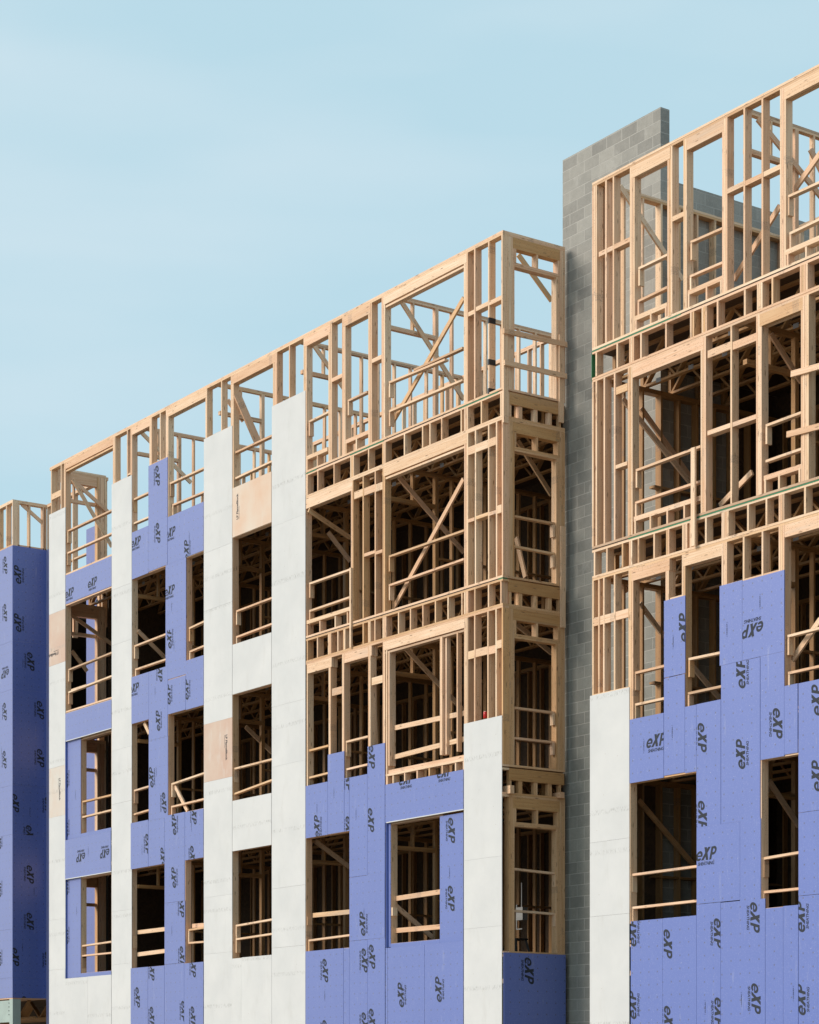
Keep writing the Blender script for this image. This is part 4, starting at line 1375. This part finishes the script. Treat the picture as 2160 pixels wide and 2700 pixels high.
# printed marks: wall kind, along, height, turn, wall plane
PRINTS = """F -12.659 15.066 d 0
F -12.636 13.793 d 0
F -13.656 13.773 n 0
F -12.041 13.652 n 0
F -11.27 13.153 u 0
F -15.823 13.264 n 0
F -17.035 13.24 n 0
F -12.074 12.385 n 0
F -12.046 11.374 u 0
F -12.539 10.705 d 0
F -13.751 10.487 n 0
F -12.086 10.149 u 0
F -11.281 10.14 u 0
F -12.567 9.632 u 0
F -12.883 8.413 u 0
F -12.357 7.783 d 0
F -11.009 7.404 d 0
F -11.834 7.257 u 0
F -13.133 6.94 d 0
F -15.194 6.943 f 0
F -16.433 6.956 f 0
F -12.351 6.572 u 0
F -11.85 6.1 u 0
F -11.556 5.434 d 0
F -11.54 4.347 d 0
F -12.912 4.109 d 0
F -11.036 4.111 d 0
F -11.08 6.493 d 0
F -13.597 3.527 d 0
F -11.473 3.153 d 0
F -12.912 3.066 d 0
F -11.052 3.022 d 0
F -4.923 7.461 d 0
F -4.125 7.804 d 0
F -4.154 6.602 d 0
F -5.999 6.66 u 0
F -4.932 6.523 d 0
F -4.374 4.65 u 0
F -4.112 4.004 d 0
F -4.374 3.945 d 0
F -5.761 3.809 d 0
F -4.112 2.787 d 0
F -4.374 2.723 d 0
F -5.761 2.607 d 0
F -2.941 7.217 n 0
F -1.725 7.212 n 0
F -3.083 3.249 u 0
F -1.877 3.311 u 0
F 6.255 8.504 f 0
F 4.735 8.772 u 0
F 6.039 7.849 u 0
F 4.057 7.043 n 0
F 5.101 6.983 d 0
F 6.757 6.984 d 0
F 6.034 6.623 u 0
F 5.11 5.772 d 0
F 5.23 5.136 n 0
F 7.634 7.218 u 0
F 7.634 6.11 u 0
F 6.275 4.116 d 0
F 5.469 3.921 d 0
F 3.511 4.05 u 0
F 4.304 3.817 d 0
F 7.298 4.073 u 0
F 6.298 2.888 d 0
F 5.484 2.7 d 0
F 3.511 2.878 u 0
F 4.316 2.604 d 0
F 7.311 2.848 u 0
F -1.611 6.172 d .05
F -1.623 4.944 d .05
F -17.277 8.886 u .05
F -17.277 7.708 u .05
F -17.277 6.323 u .05
F -17.277 5.144 u .05
S .537 3.586 d .013
S .665 14.607 u -21.337
S .665 13.374 u -21.337
S .959 12.419 d -21.337
S 1.228 11.196 d -21.337
S 1.235 9.96 d -21.337
S .531 8.752 d -21.337
S 1.46 8.74 d -21.337
S .931 7.975 d -21.337
S .942 6.948 d -21.337
S .942 5.731 d -21.337
S .531 4.817 d -21.337
S .89 3.581 u -21.337
S 1.46 4.752 d -21.337
F -21.796 14.908 d .5
F -21.809 13.688 d .5
F -21.793 12.155 f .5
F -21.831 11.147 d .5
F -21.846 9.913 d .5
F -22.096 7.874 u .5
F -22.096 6.633 u .5
F -22.096 4.851 u .5
FL -9.111 13.635 u 0
FL -9.607 8.661 d 0
FL -17.575 8.649 d 0
FL -17.893 11.959 f 0"""
P = {1: 0.65, 2: 3.92, 3: 7.186, 4: 10.486, 5: 13.77}
T = {1: 3.43, 2: 6.696, 3: 9.996, 4: 13.28, 5: 16.51}
XL = -18.141
XS = 2.444
XLW = -21.35
YLF = 0.5
YLR = 1.443
TT = 16.517
ZB = 3.773
PARTS_M = [-13.907, -10.207, -6.904, -3.758]
X1940 = 5.881
tl = [-0.2, 1.5, 18.15]
tr = [2.459, 1.5, 18.148]
pw = [2.459, 1.889, 16.958]
can = [-0.607, 0.05, 8.069]
st = [-1.0, 1.173, 4.285]
CAM = (30.614, -23.255, 1.65)

# ---------------------------------------------------------------- ground
g = MB(); g.box(-600, 600, -600, 600, -.5, 0.)
go = g.build('ground', 'soil'); go['kind'] = 'structure'

# ---------------------------------------------------------------- the buildings
BLD = {
 'main': thing('timber_framed_building', (-9, 0, 0), 'five storey timber framed block with white and violet boards, left of the grey block wall', 'building'),
 'right': thing('timber_framed_building', (7, 0, 0), 'timber framed block right of the grey block wall, cropped by the photo edge', 'building'),
 'left': thing('timber_framed_building', (-22, 1, 0), 'low blue clad wing at the far left edge with bare studs only at its top', 'building'),
}
CV = Vector(CAM)
PARTS = {}
def add(b, part, build, centre, area, m, w=1.0):
    d = (Vector(centre)-CV).length
    PARTS.setdefault((b, part), []).append((area*w/d/d, build, m))
for (b, part, ax, m), rows in BOXES.items():
    for ln in rows.split('\n'):
        q = [float(v) for v in ln.split()]
        x0, x1, y0, y1, z0, z1 = q
        dx, dy, dz = x1-x0, y1-y0, z1-z0
        jy = random.uniform(-.0025, .0025)
        def f(mb, q=q, ax=ax, jy=jy): mb.box(q[0], q[1], q[2]+jy, q[3]+jy*.5, q[4], q[5], ax)
        add(b, part, f, ((x0+x1)/2, (y0+y1)/2, (z0+z1)/2), dx*dz+dy*dz*1.2+dx*dy*.2, m)
for (b, part), rows in BEAMS.items():
    for ln in rows.split('\n'):
        q = [float(v) for v in ln.split()]
        def f(mb, q=q): mb.bar(q[:3], q[3:6], q[6], q[7])
        a, c = Vector(q[:3]), Vector(q[3:6])
        add(b, part, f, (a+c)/2, (c-a).length*(q[6]+q[7]*.6), 'w')

# ---- interiors, storey by storey
YC, YB = 4.1, 6.4
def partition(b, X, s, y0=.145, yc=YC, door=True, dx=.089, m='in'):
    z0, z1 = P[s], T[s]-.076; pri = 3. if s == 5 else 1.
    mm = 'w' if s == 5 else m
    def bx(part, *q, ax='z'): add(b, part, (lambda mb, q=q, ax=ax: mb.box(*q, ax)), ((q[0]+q[1])/2, (q[2]+q[3])/2, (q[4]+q[5])/2), max(q[3]-q[2], .09)*(q[5]-q[4]), mm, pri)
    bx('partition_plate', X, X+dx, y0, yc+.09, T[s]-.037, T[s], ax='y'); bx('partition_plate', X+.001, X+dx-.001, y0, yc+.09, T[s]-.076, T[s]-.039, ax='y')
    bx('partition_plate', X, X+dx, y0, yc, P[s]-.038, P[s], ax='y')
    y = y0 + .02
    if door:
        zh = T[s]-.60
        bx('partition_plate', X, X+dx, y0, y0+1.02, zh-.038, zh, ax='y'); bx('partition_plate', X+.001, X+dx-.001, y0, y0+1.02, zh-.077, zh-.039, ax='y')
        bx('partition_stud', X, X+dx, y0+.5, y0+.538, zh, z1)
        bx('partition_stud', X, X+dx, y0+1.022, y0+1.06, z0, z1); bx('partition_stud', X, X+dx, y0+1.062, y0+1.10, z0, z1)
        y = y0+1.42
    while y < yc-.05:
        bx('partition_stud', X, X+dx, y, y+.038, z0, z1); y += .4064
    if s < 5: bx('partition_plate', X+.002, X+dx-.002, y0+1.1, yc, z0+1.15, z0+1.188, ax='y')
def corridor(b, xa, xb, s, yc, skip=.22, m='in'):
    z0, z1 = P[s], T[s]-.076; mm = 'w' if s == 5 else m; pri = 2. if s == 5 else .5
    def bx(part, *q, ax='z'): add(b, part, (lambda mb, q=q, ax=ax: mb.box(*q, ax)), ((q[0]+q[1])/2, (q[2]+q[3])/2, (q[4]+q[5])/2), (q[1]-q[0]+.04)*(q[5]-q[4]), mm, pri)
    bx('partition_plate', xa, xb, yc, yc+.09, T[s]-.037, T[s], ax='x'); bx('partition_plate', xa, xb, yc+.001, yc+.089, T[s]-.076, T[s]-.039, ax='x')
    bx('partition_plate', xa, xb, yc, yc+.09, P[s]-.038, P[s], ax='x')
    x = xa+.05; gap = 0
    while x < xb-.05:
        if gap > 0: gap -= 1
        elif random.random() < skip*.5: gap = 1; bx('corridor_stud', x+.04, x+.078, yc, yc+.09, z0, z1)
        else: bx('corridor_stud', x, x+.038, yc, yc+.09, z0, z1)
        x += .4064
def trusses(b, xa, xb, s):
    z0, z1 = T[s]+.001, P[s+1]-.062
    y = .42
    while y < 2.9:
        def f(mb, y=y):
            mb.box(xa, xb, y, y+.089, z0, z0+.038, 'x'); mb.box(xa, xb, y, y+.089, z1-.038, z1, 'x')
            x = xa+.1; up = True
            while x+.36 < xb:
                mb.bar((x, y+.045, z0+.03 if up else z1-.03), (x+.36, y+.045, z1-.03 if up else z0+.03), .038, .085)
                x += .40; up = not up
            for q in (xa, xa+.04, xb-.08, xb-.04): mb.box(q, q+.038, y, y+.089, z0+.04, z1-.04, 'z')
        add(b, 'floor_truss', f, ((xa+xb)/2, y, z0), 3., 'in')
        if y < 1.5:
            for k in range(int((xb-xa-.6)/.8)):
                x = xa+.46+k*.8
                add(b, 'truss_plate', (lambda mb, x=x, y=y: mb.box(x-.06, x+.06, y-.0025, y-.0005, z0-.005, z0+.07, 'x')), (x, y, z0), .02, 'galv')
        y += .61
def shell(b, xa, xb, xl=None):
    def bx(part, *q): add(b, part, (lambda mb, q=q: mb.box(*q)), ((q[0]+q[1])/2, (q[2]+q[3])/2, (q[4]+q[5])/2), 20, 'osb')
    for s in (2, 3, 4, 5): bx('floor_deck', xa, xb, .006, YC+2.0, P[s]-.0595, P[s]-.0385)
    bx('back_wall', xa, xb, YC+.092, YC+.11, 0, P[5]-.062)  # dark boards added behind the corridor wall to black out the interior
for s in (1, 2, 3, 4): trusses('main', XL+.02, -.14, s); trusses('right', XS+.02, 11.4, s)
for s in (2, 3, 4, 5):
    for i, X in enumerate(PARTS_M): partition('main', X, s)
    partition('main', -1.55, s, y0=2.35, door=False)
    corridor('main', XL+.1, -.3, s, YC)
    partition('right', XS+.002, s, y0=.142, yc=YC+2, door=False, dx=.139)
    partition('right', X1940, s); partition('right', 9.4, s)
    corridor('right', XS+.2, 11.4, s, YC)
    
corridor('main', -5.2, -.35, 5, 5.7, .6)
shell('main', XL+.01, -.145); shell('right', XS+.01, 11.4)
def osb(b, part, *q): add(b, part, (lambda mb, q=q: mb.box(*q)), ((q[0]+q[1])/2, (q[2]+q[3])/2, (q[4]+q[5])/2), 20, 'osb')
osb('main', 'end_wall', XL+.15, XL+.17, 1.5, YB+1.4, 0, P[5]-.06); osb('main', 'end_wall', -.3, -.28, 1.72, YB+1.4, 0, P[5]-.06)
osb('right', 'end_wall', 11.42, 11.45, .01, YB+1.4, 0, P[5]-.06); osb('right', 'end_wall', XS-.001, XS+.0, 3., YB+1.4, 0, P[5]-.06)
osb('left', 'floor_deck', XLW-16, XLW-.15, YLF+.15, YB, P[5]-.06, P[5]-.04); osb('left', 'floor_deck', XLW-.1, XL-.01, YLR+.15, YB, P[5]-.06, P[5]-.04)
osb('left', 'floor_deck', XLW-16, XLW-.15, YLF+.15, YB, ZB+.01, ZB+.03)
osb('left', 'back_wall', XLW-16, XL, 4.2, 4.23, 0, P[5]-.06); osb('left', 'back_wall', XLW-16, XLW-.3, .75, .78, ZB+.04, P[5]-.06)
for k_ in range(4):
    def f(mb, k_=k_):
        mb.box(XLW-9, XLW-.3, 1.2+k_*.6, 1.29+k_*.6, ZB-.5, ZB-.46, 'x')
        for i in range(14): mb.bar((XLW-9+i*.6, 1.24+k_*.6, ZB-.47 if i % 2 else ZB-.04), (XLW-8.4+i*.6, 1.24+k_*.6, ZB-.04 if i % 2 else ZB-.47), .038, .085)
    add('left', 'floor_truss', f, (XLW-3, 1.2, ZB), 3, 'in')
for s in (2, 3, 4): osb('left', 'floor_deck', XLW+.01, XL-.01, YLR+.15, 4.1, P[s]-.06, P[s]-.04)

mb_side = MB(); mb_side.box(XS-.014, XS-.001, .001, 1.495, .3, P[3]-.1); mb_side.build('side_sheathing_panel', 'osb', BLD['right'])  # dark board added on the side wall to keep light out of the lower storeys
CAP = 100
for (b, part), items in PARTS.items():
    items.sort(key=lambda e: -e[0])
    for i, (sc, f, m) in enumerate(items[:CAP]):
        mb = MB(); f(mb); mb.build(part, m, BLD[b])
    rest = items[CAP:]
    for m in sorted({e[2] for e in rest}):
        mb = MB()
        for e in rest:
            if e[2] == m: e[1](mb)
        o = mb.build(part, m, BLD[b]); o['kind'] = 'stuff'

# ---------------------------------------------------------------- sheathing boards
LBL = {'blue': 'violet blue board with rows of nailing marks', 'white': 'white fire board', 'pink': 'bare pinkish board with stained face',
       'pinkw': 'blotchy cream board with faint pink stain', 'pinkl': 'pink and cream board under the window opening'}
PN = []
for (b, m, k), rows in PANELS.items():
    for ln in rows.split('\n'):
        a0, a1, pl, z0, z1 = [float(v) for v in ln.split()]
        mb = MB(); j = random.uniform(-.0012, .0012)
        if k == 'F': mb.box(a0, a1, pl-.013+j, pl-.0005, z0, z1, 'z')
        else: mb.box(pl-.012, pl+j, a0, a1, z0, z1, 'z')
        o = mb.build('blue_sheathing_panel' if m == 'blue' else 'white_sheathing_panel', m, BLD[b])
        if m not in ('blue', 'white'): o['label'] = LBL[m]
        PN.append((b, k, a0, a1, pl, z0, z1, (pl-.013+j) if k == 'F' else pl+j, o))

def text_mesh(parts):
    """parts: (text, size, shear, bold, x, y, squeeze) -> bmesh in the XY plane, metres"""
    out = bmesh.new()
    for (s, size, shear, bold, x, y, sq) in parts:
        cu = bpy.data.curves.new('t', 'FONT'); cu.body = s; cu.size = size; cu.shear = shear; cu.offset = bold; cu.resolution_u = 3
        cu.space_character = .93
        o = bpy.data.objects.new('t', cu); COL.objects.link(o); bpy.context.view_layer.update()
        me = bpy.data.meshes.new_from_object(o.evaluated_get(bpy.context.evaluated_depsgraph_get()))
        xs = [v.co.x for v in me.vertices]; mnx = min(xs)
        for v in me.vertices: v.co.x = (v.co.x-mnx)*sq + x; v.co.y += y; v.co.z = 0
        out.from_mesh(me); bpy.data.meshes.remove(me); bpy.data.objects.remove(o); bpy.data.curves.remove(cu)
    xs = [v.co.x for v in out.verts]; ys = [v.co.y for v in out.verts]
    cx, cy = (min(xs)+max(xs))/2, (min(ys)+max(ys))/2
    for v in out.verts: v.co.x -= cx; v.co.y -= cy
    return out, max(xs)-min(xs), max(ys)-min(ys)
def logo_mesh():
    """heavy slanted e X P drawn as strokes, the small word under it as type"""
    bm, _, _ = text_mesh([('SHEATHING', .072, .25, .0014, 0, 0, 1.0)])
    for v in bm.verts: v.co.x += .245; v.co.y -= .052
    polys = []; em = .198
    def ring(cx, cy, ro, ri, a0, a1, n=20):
        for i in range(n):
            p, q = R_(a0+(a1-a0)*i/n), R_(a0+(a1-a0)*(i+1)/n)
            polys.append([(cx+r*math.cos(t), cy+r*math.sin(t)*1.06) for r, t in ((ri, p), (ro, p), (ro, q), (ri, q))])
    ring(.36, .36, .37, .19, 10, 318); polys.append([(.175, .295), (.72, .295), (.72, .415), (.175, .415)])
    polys.append([(.66, 0), (.94, 0), (1.50, 1), (1.22, 1)])                      # rising stroke of the X
    e0 = lambda y: .66+.56*y; e1 = lambda y: .94+.56*y                            # its two edges
    a, b = .80, 1.06; sl = .42                                                    # falling stroke: x = top + sl*(1-y)
    cut = lambda x0, f0: (x0+sl-f0)/(sl+.56)
    y1, y2 = cut(a, .66), cut(b, .66); polys.append([(a, 1), (a+sl*(1-y1), y1), (b+sl*(1-y2), y2), (b, 1)])
    y1, y2 = cut(a, .94), cut(b, .94); polys.append([(a+sl*(1-y1), y1), (a+sl, 0), (b+sl, 0), (b+sl*(1-y2), y2)])
    polys.append([(1.60, 0), (1.82, 0), (1.82, 1), (1.60, 1)])
    ring(1.93, .69, .315, .13, -90, 90, 14)
    polys.append([(1.82, .832), (1.93, .832), (1.93, 1.024), (1.82, 1.024)]); polys.append([(1.82, .356), (1.93, .356), (1.93, .552), (1.82, .552)])
    for p in polys:
        vs_ = [bm.verts.new(((x+.27*y)*em, y*em, 0)) for x, y in p]
        bm.faces.new(vs_)
    bmesh.ops.recalc_face_normals(bm, faces=bm.faces)
    xs = [v.co.x for v in bm.verts]; ys = [v.co.y for v in bm.verts]
    for v in bm.verts: v.co.x -= (min(xs)+max(xs))/2; v.co.y -= (min(ys)+max(ys))/2
    return bm
LOGO = logo_mesh()
NOTE, _, _ = text_mesh([('x  THIS SIDE OUT  x', .028, 0, .0004, 0, 0, 1)])
FLAME, _, _ = text_mesh([('LP FlameBlock', .10, 0, .002, 0, 0, .98), ('FIRE-RATED SHEATHING', .026, 0, .0005, 0, -.045, 1)])
def put_print(src, k, a, z, turn, pl):
    host = None
    for p in PN:
        if p[1] == k and abs(p[4]-pl) < .03 and p[2]-.02 <= a <= p[3]+.02 and p[5]-.02 <= z <= p[6]+.02: host = p; break
    if host is None:
        best = 1e9
        for p in PN:
            if p[1] == k and abs(p[4]-pl) < .03:
                d = max(p[2]-a, a-p[3], 0)+max(p[5]-z, z-p[6], 0)
                if d < best: best = d; host = p
        if best > .25: return
    b, _, a0, a1, _, z0, z1, face, o = host
    bm = src.copy()
    th = {'n': 0, 'd': -90, 'u': 90, 'f': 180}[turn]
    c_, s_ = math.cos(R_(th)), math.sin(R_(th))
    for v in bm.verts:
        x, y = v.co.x, v.co.y; v.co = Vector((a + x*c_ - y*s_, z + x*s_ + y*c_, 0))
    for co, no in (((a0+.002, 0, 0), (-1, 0, 0)), ((a1-.002, 0, 0), (1, 0, 0)), ((0, z0+.002, 0), (0, -1, 0)), ((0, z1-.002, 0), (0, 1, 0))):
        geom = bm.verts[:]+bm.edges[:]+bm.faces[:]
        if geom: bmesh.ops.bisect_plane(bm, geom=geom, plane_co=co, plane_no=no, clear_outer=True)
    if not bm.faces: bm.free(); return
    for v in bm.verts:
        p, q = v.co.x, v.co.y
        v.co = Vector((p, face-.0018, q)) if k == 'F' else Vector((face+.0018, p, q))
    wc = BLD[b].location + o.location
    for v in bm.verts: v.co -= wc
    me = bpy.data.meshes.new('board_print'); bm.to_mesh(me); bm.free(); me.materials.append(M['ink'])
    q = bpy.data.objects.new('board_print', me); COL.objects.link(q); q.parent = o
for ln in PRINTS.split('\n'):
    k, a, z, turn, pl = ln.split()
    put_print(FLAME if k == 'FL' else LOGO, k[0], float(a), float(z), turn, float(pl))
for p in PN:   # the small side note on about every other blue board
    if p[8].name.startswith('blue') and p[3]-p[2] > .3 and p[6]-p[5] > .8 and random.random() < .75:
        put_print(NOTE, p[1], p[2]+(p[3]-p[2])*random.uniform(.25, .75), p[5]+(p[6]-p[5])*random.uniform(.3, .8), random.choice('du'), p[4])
LOGO.free(); FLAME.free(); NOTE.free()

# ---------------------------------------------------------------- masonry stair shaft
tower = thing('block_stair_shaft', (1.1, 3, 0), 'grey concrete block wall rising above the roof between the two timber blocks', 'block wall')
def tw(part, *q, m='block'):
    mb = MB(); mb.box(*q); return mb.build(part, m, tower)
x0, x1 = tl[0], XS-.002
tw('front_wall', x0, x1, 1.5, 1.70, 0, tl[2]); tw('side_wall', x1-.2, x1-.0015, 1.702, 14., 0, pw[2])
tw('side_wall', x0, x0+.2, 1.702, 14., 0, 15.9); tw('back_wall', x0+.202, x1-.202, 13.8, 14., 0, 15.9)

# ---------------------------------------------------------------- small things
def lathe(bm, prof, n=24, c=(0, 0, 0)):
    rings = [[bm.verts.new((c[0]+r*math.cos(6.2832*i/n), c[1]+r*math.sin(6.2832*i/n), c[2]+z)) for i in range(n)] for r, z in prof]
    for a, b_ in zip(rings, rings[1:]):
        for i in range(n): bm.faces.new((a[i], a[(i+1) % n], b_[(i+1) % n], b_[i]))
    bm.faces.new(rings[0][::-1]); bm.faces.new(rings[-1])
def bobj(name, bm, m, parent, smooth=True):
    me = bpy.data.meshes.new(name); bm.to_mesh(me); bm.free(); me.materials.append(M[m])
    for f in me.polygons: f.use_smooth = smooth
    o = bpy.data.objects.new(name, me); COL.objects.link(o); o.parent = parent; return o
cn = thing('drink_can', (can[0], .07, can[2]), 'small red drink can standing between bare studs above a white board', 'can')
bm = bmesh.new(); lathe(bm, [(.026, 0), (.033, .006), (.033, .105), (.027, .117)]); bobj('can_body', bm, 'red', cn)
bm = bmesh.new(); lathe(bm, [(.025, .1175), (.027, .118), (.027, .121), (.022, .1195)]); bobj('can_lid', bm, 'alu', cn)
st_ = thing('step_stool', (-.98, 1.05, P[2]-.03), 'small black stool on the floor behind the lowest opening beside the block wall', 'stool')
mb = MB(); V = Vector
mb.box(-.17, .17, -.14, .14, .30, .33); o = mb.build('seat', 'dark', None); o.parent = st_
for sx in (-1, 1):
    for sy in (-1, 1):
        mb = MB(); mb.bar((sx*.20, sy*.17, 0), (sx*.14, sy*.11, .31), .04, .03); o = mb.build('leg', 'dark', None); o.parent = st_
mb = MB(); mb.bar((-.19, -.13, .15), (.19, -.13, .15), .05, .02); o = mb.build('stretcher', 'dark', None); o.parent = st_
el = thing('electrical_box', (-1.85, 1.85, P[2]+.72), 'grey metal box with conduit fixed to a stud above the black stool', 'electrical box')
mb = MB(); mb.box(-.1, .1, -.06, .06, 0, .24); o = mb.build('enclosure', 'greybox', None); o.parent = el
mb = MB(); mb.box(-.008, .008, -.008, .008, .24, .7); mb.box(-.16, -.14, -.01, .01, -.15, .3); mb.box(-.16, .02, -.01, .01, -.17, -.15); o = mb.build('conduit', 'greybox', None); o.parent = el
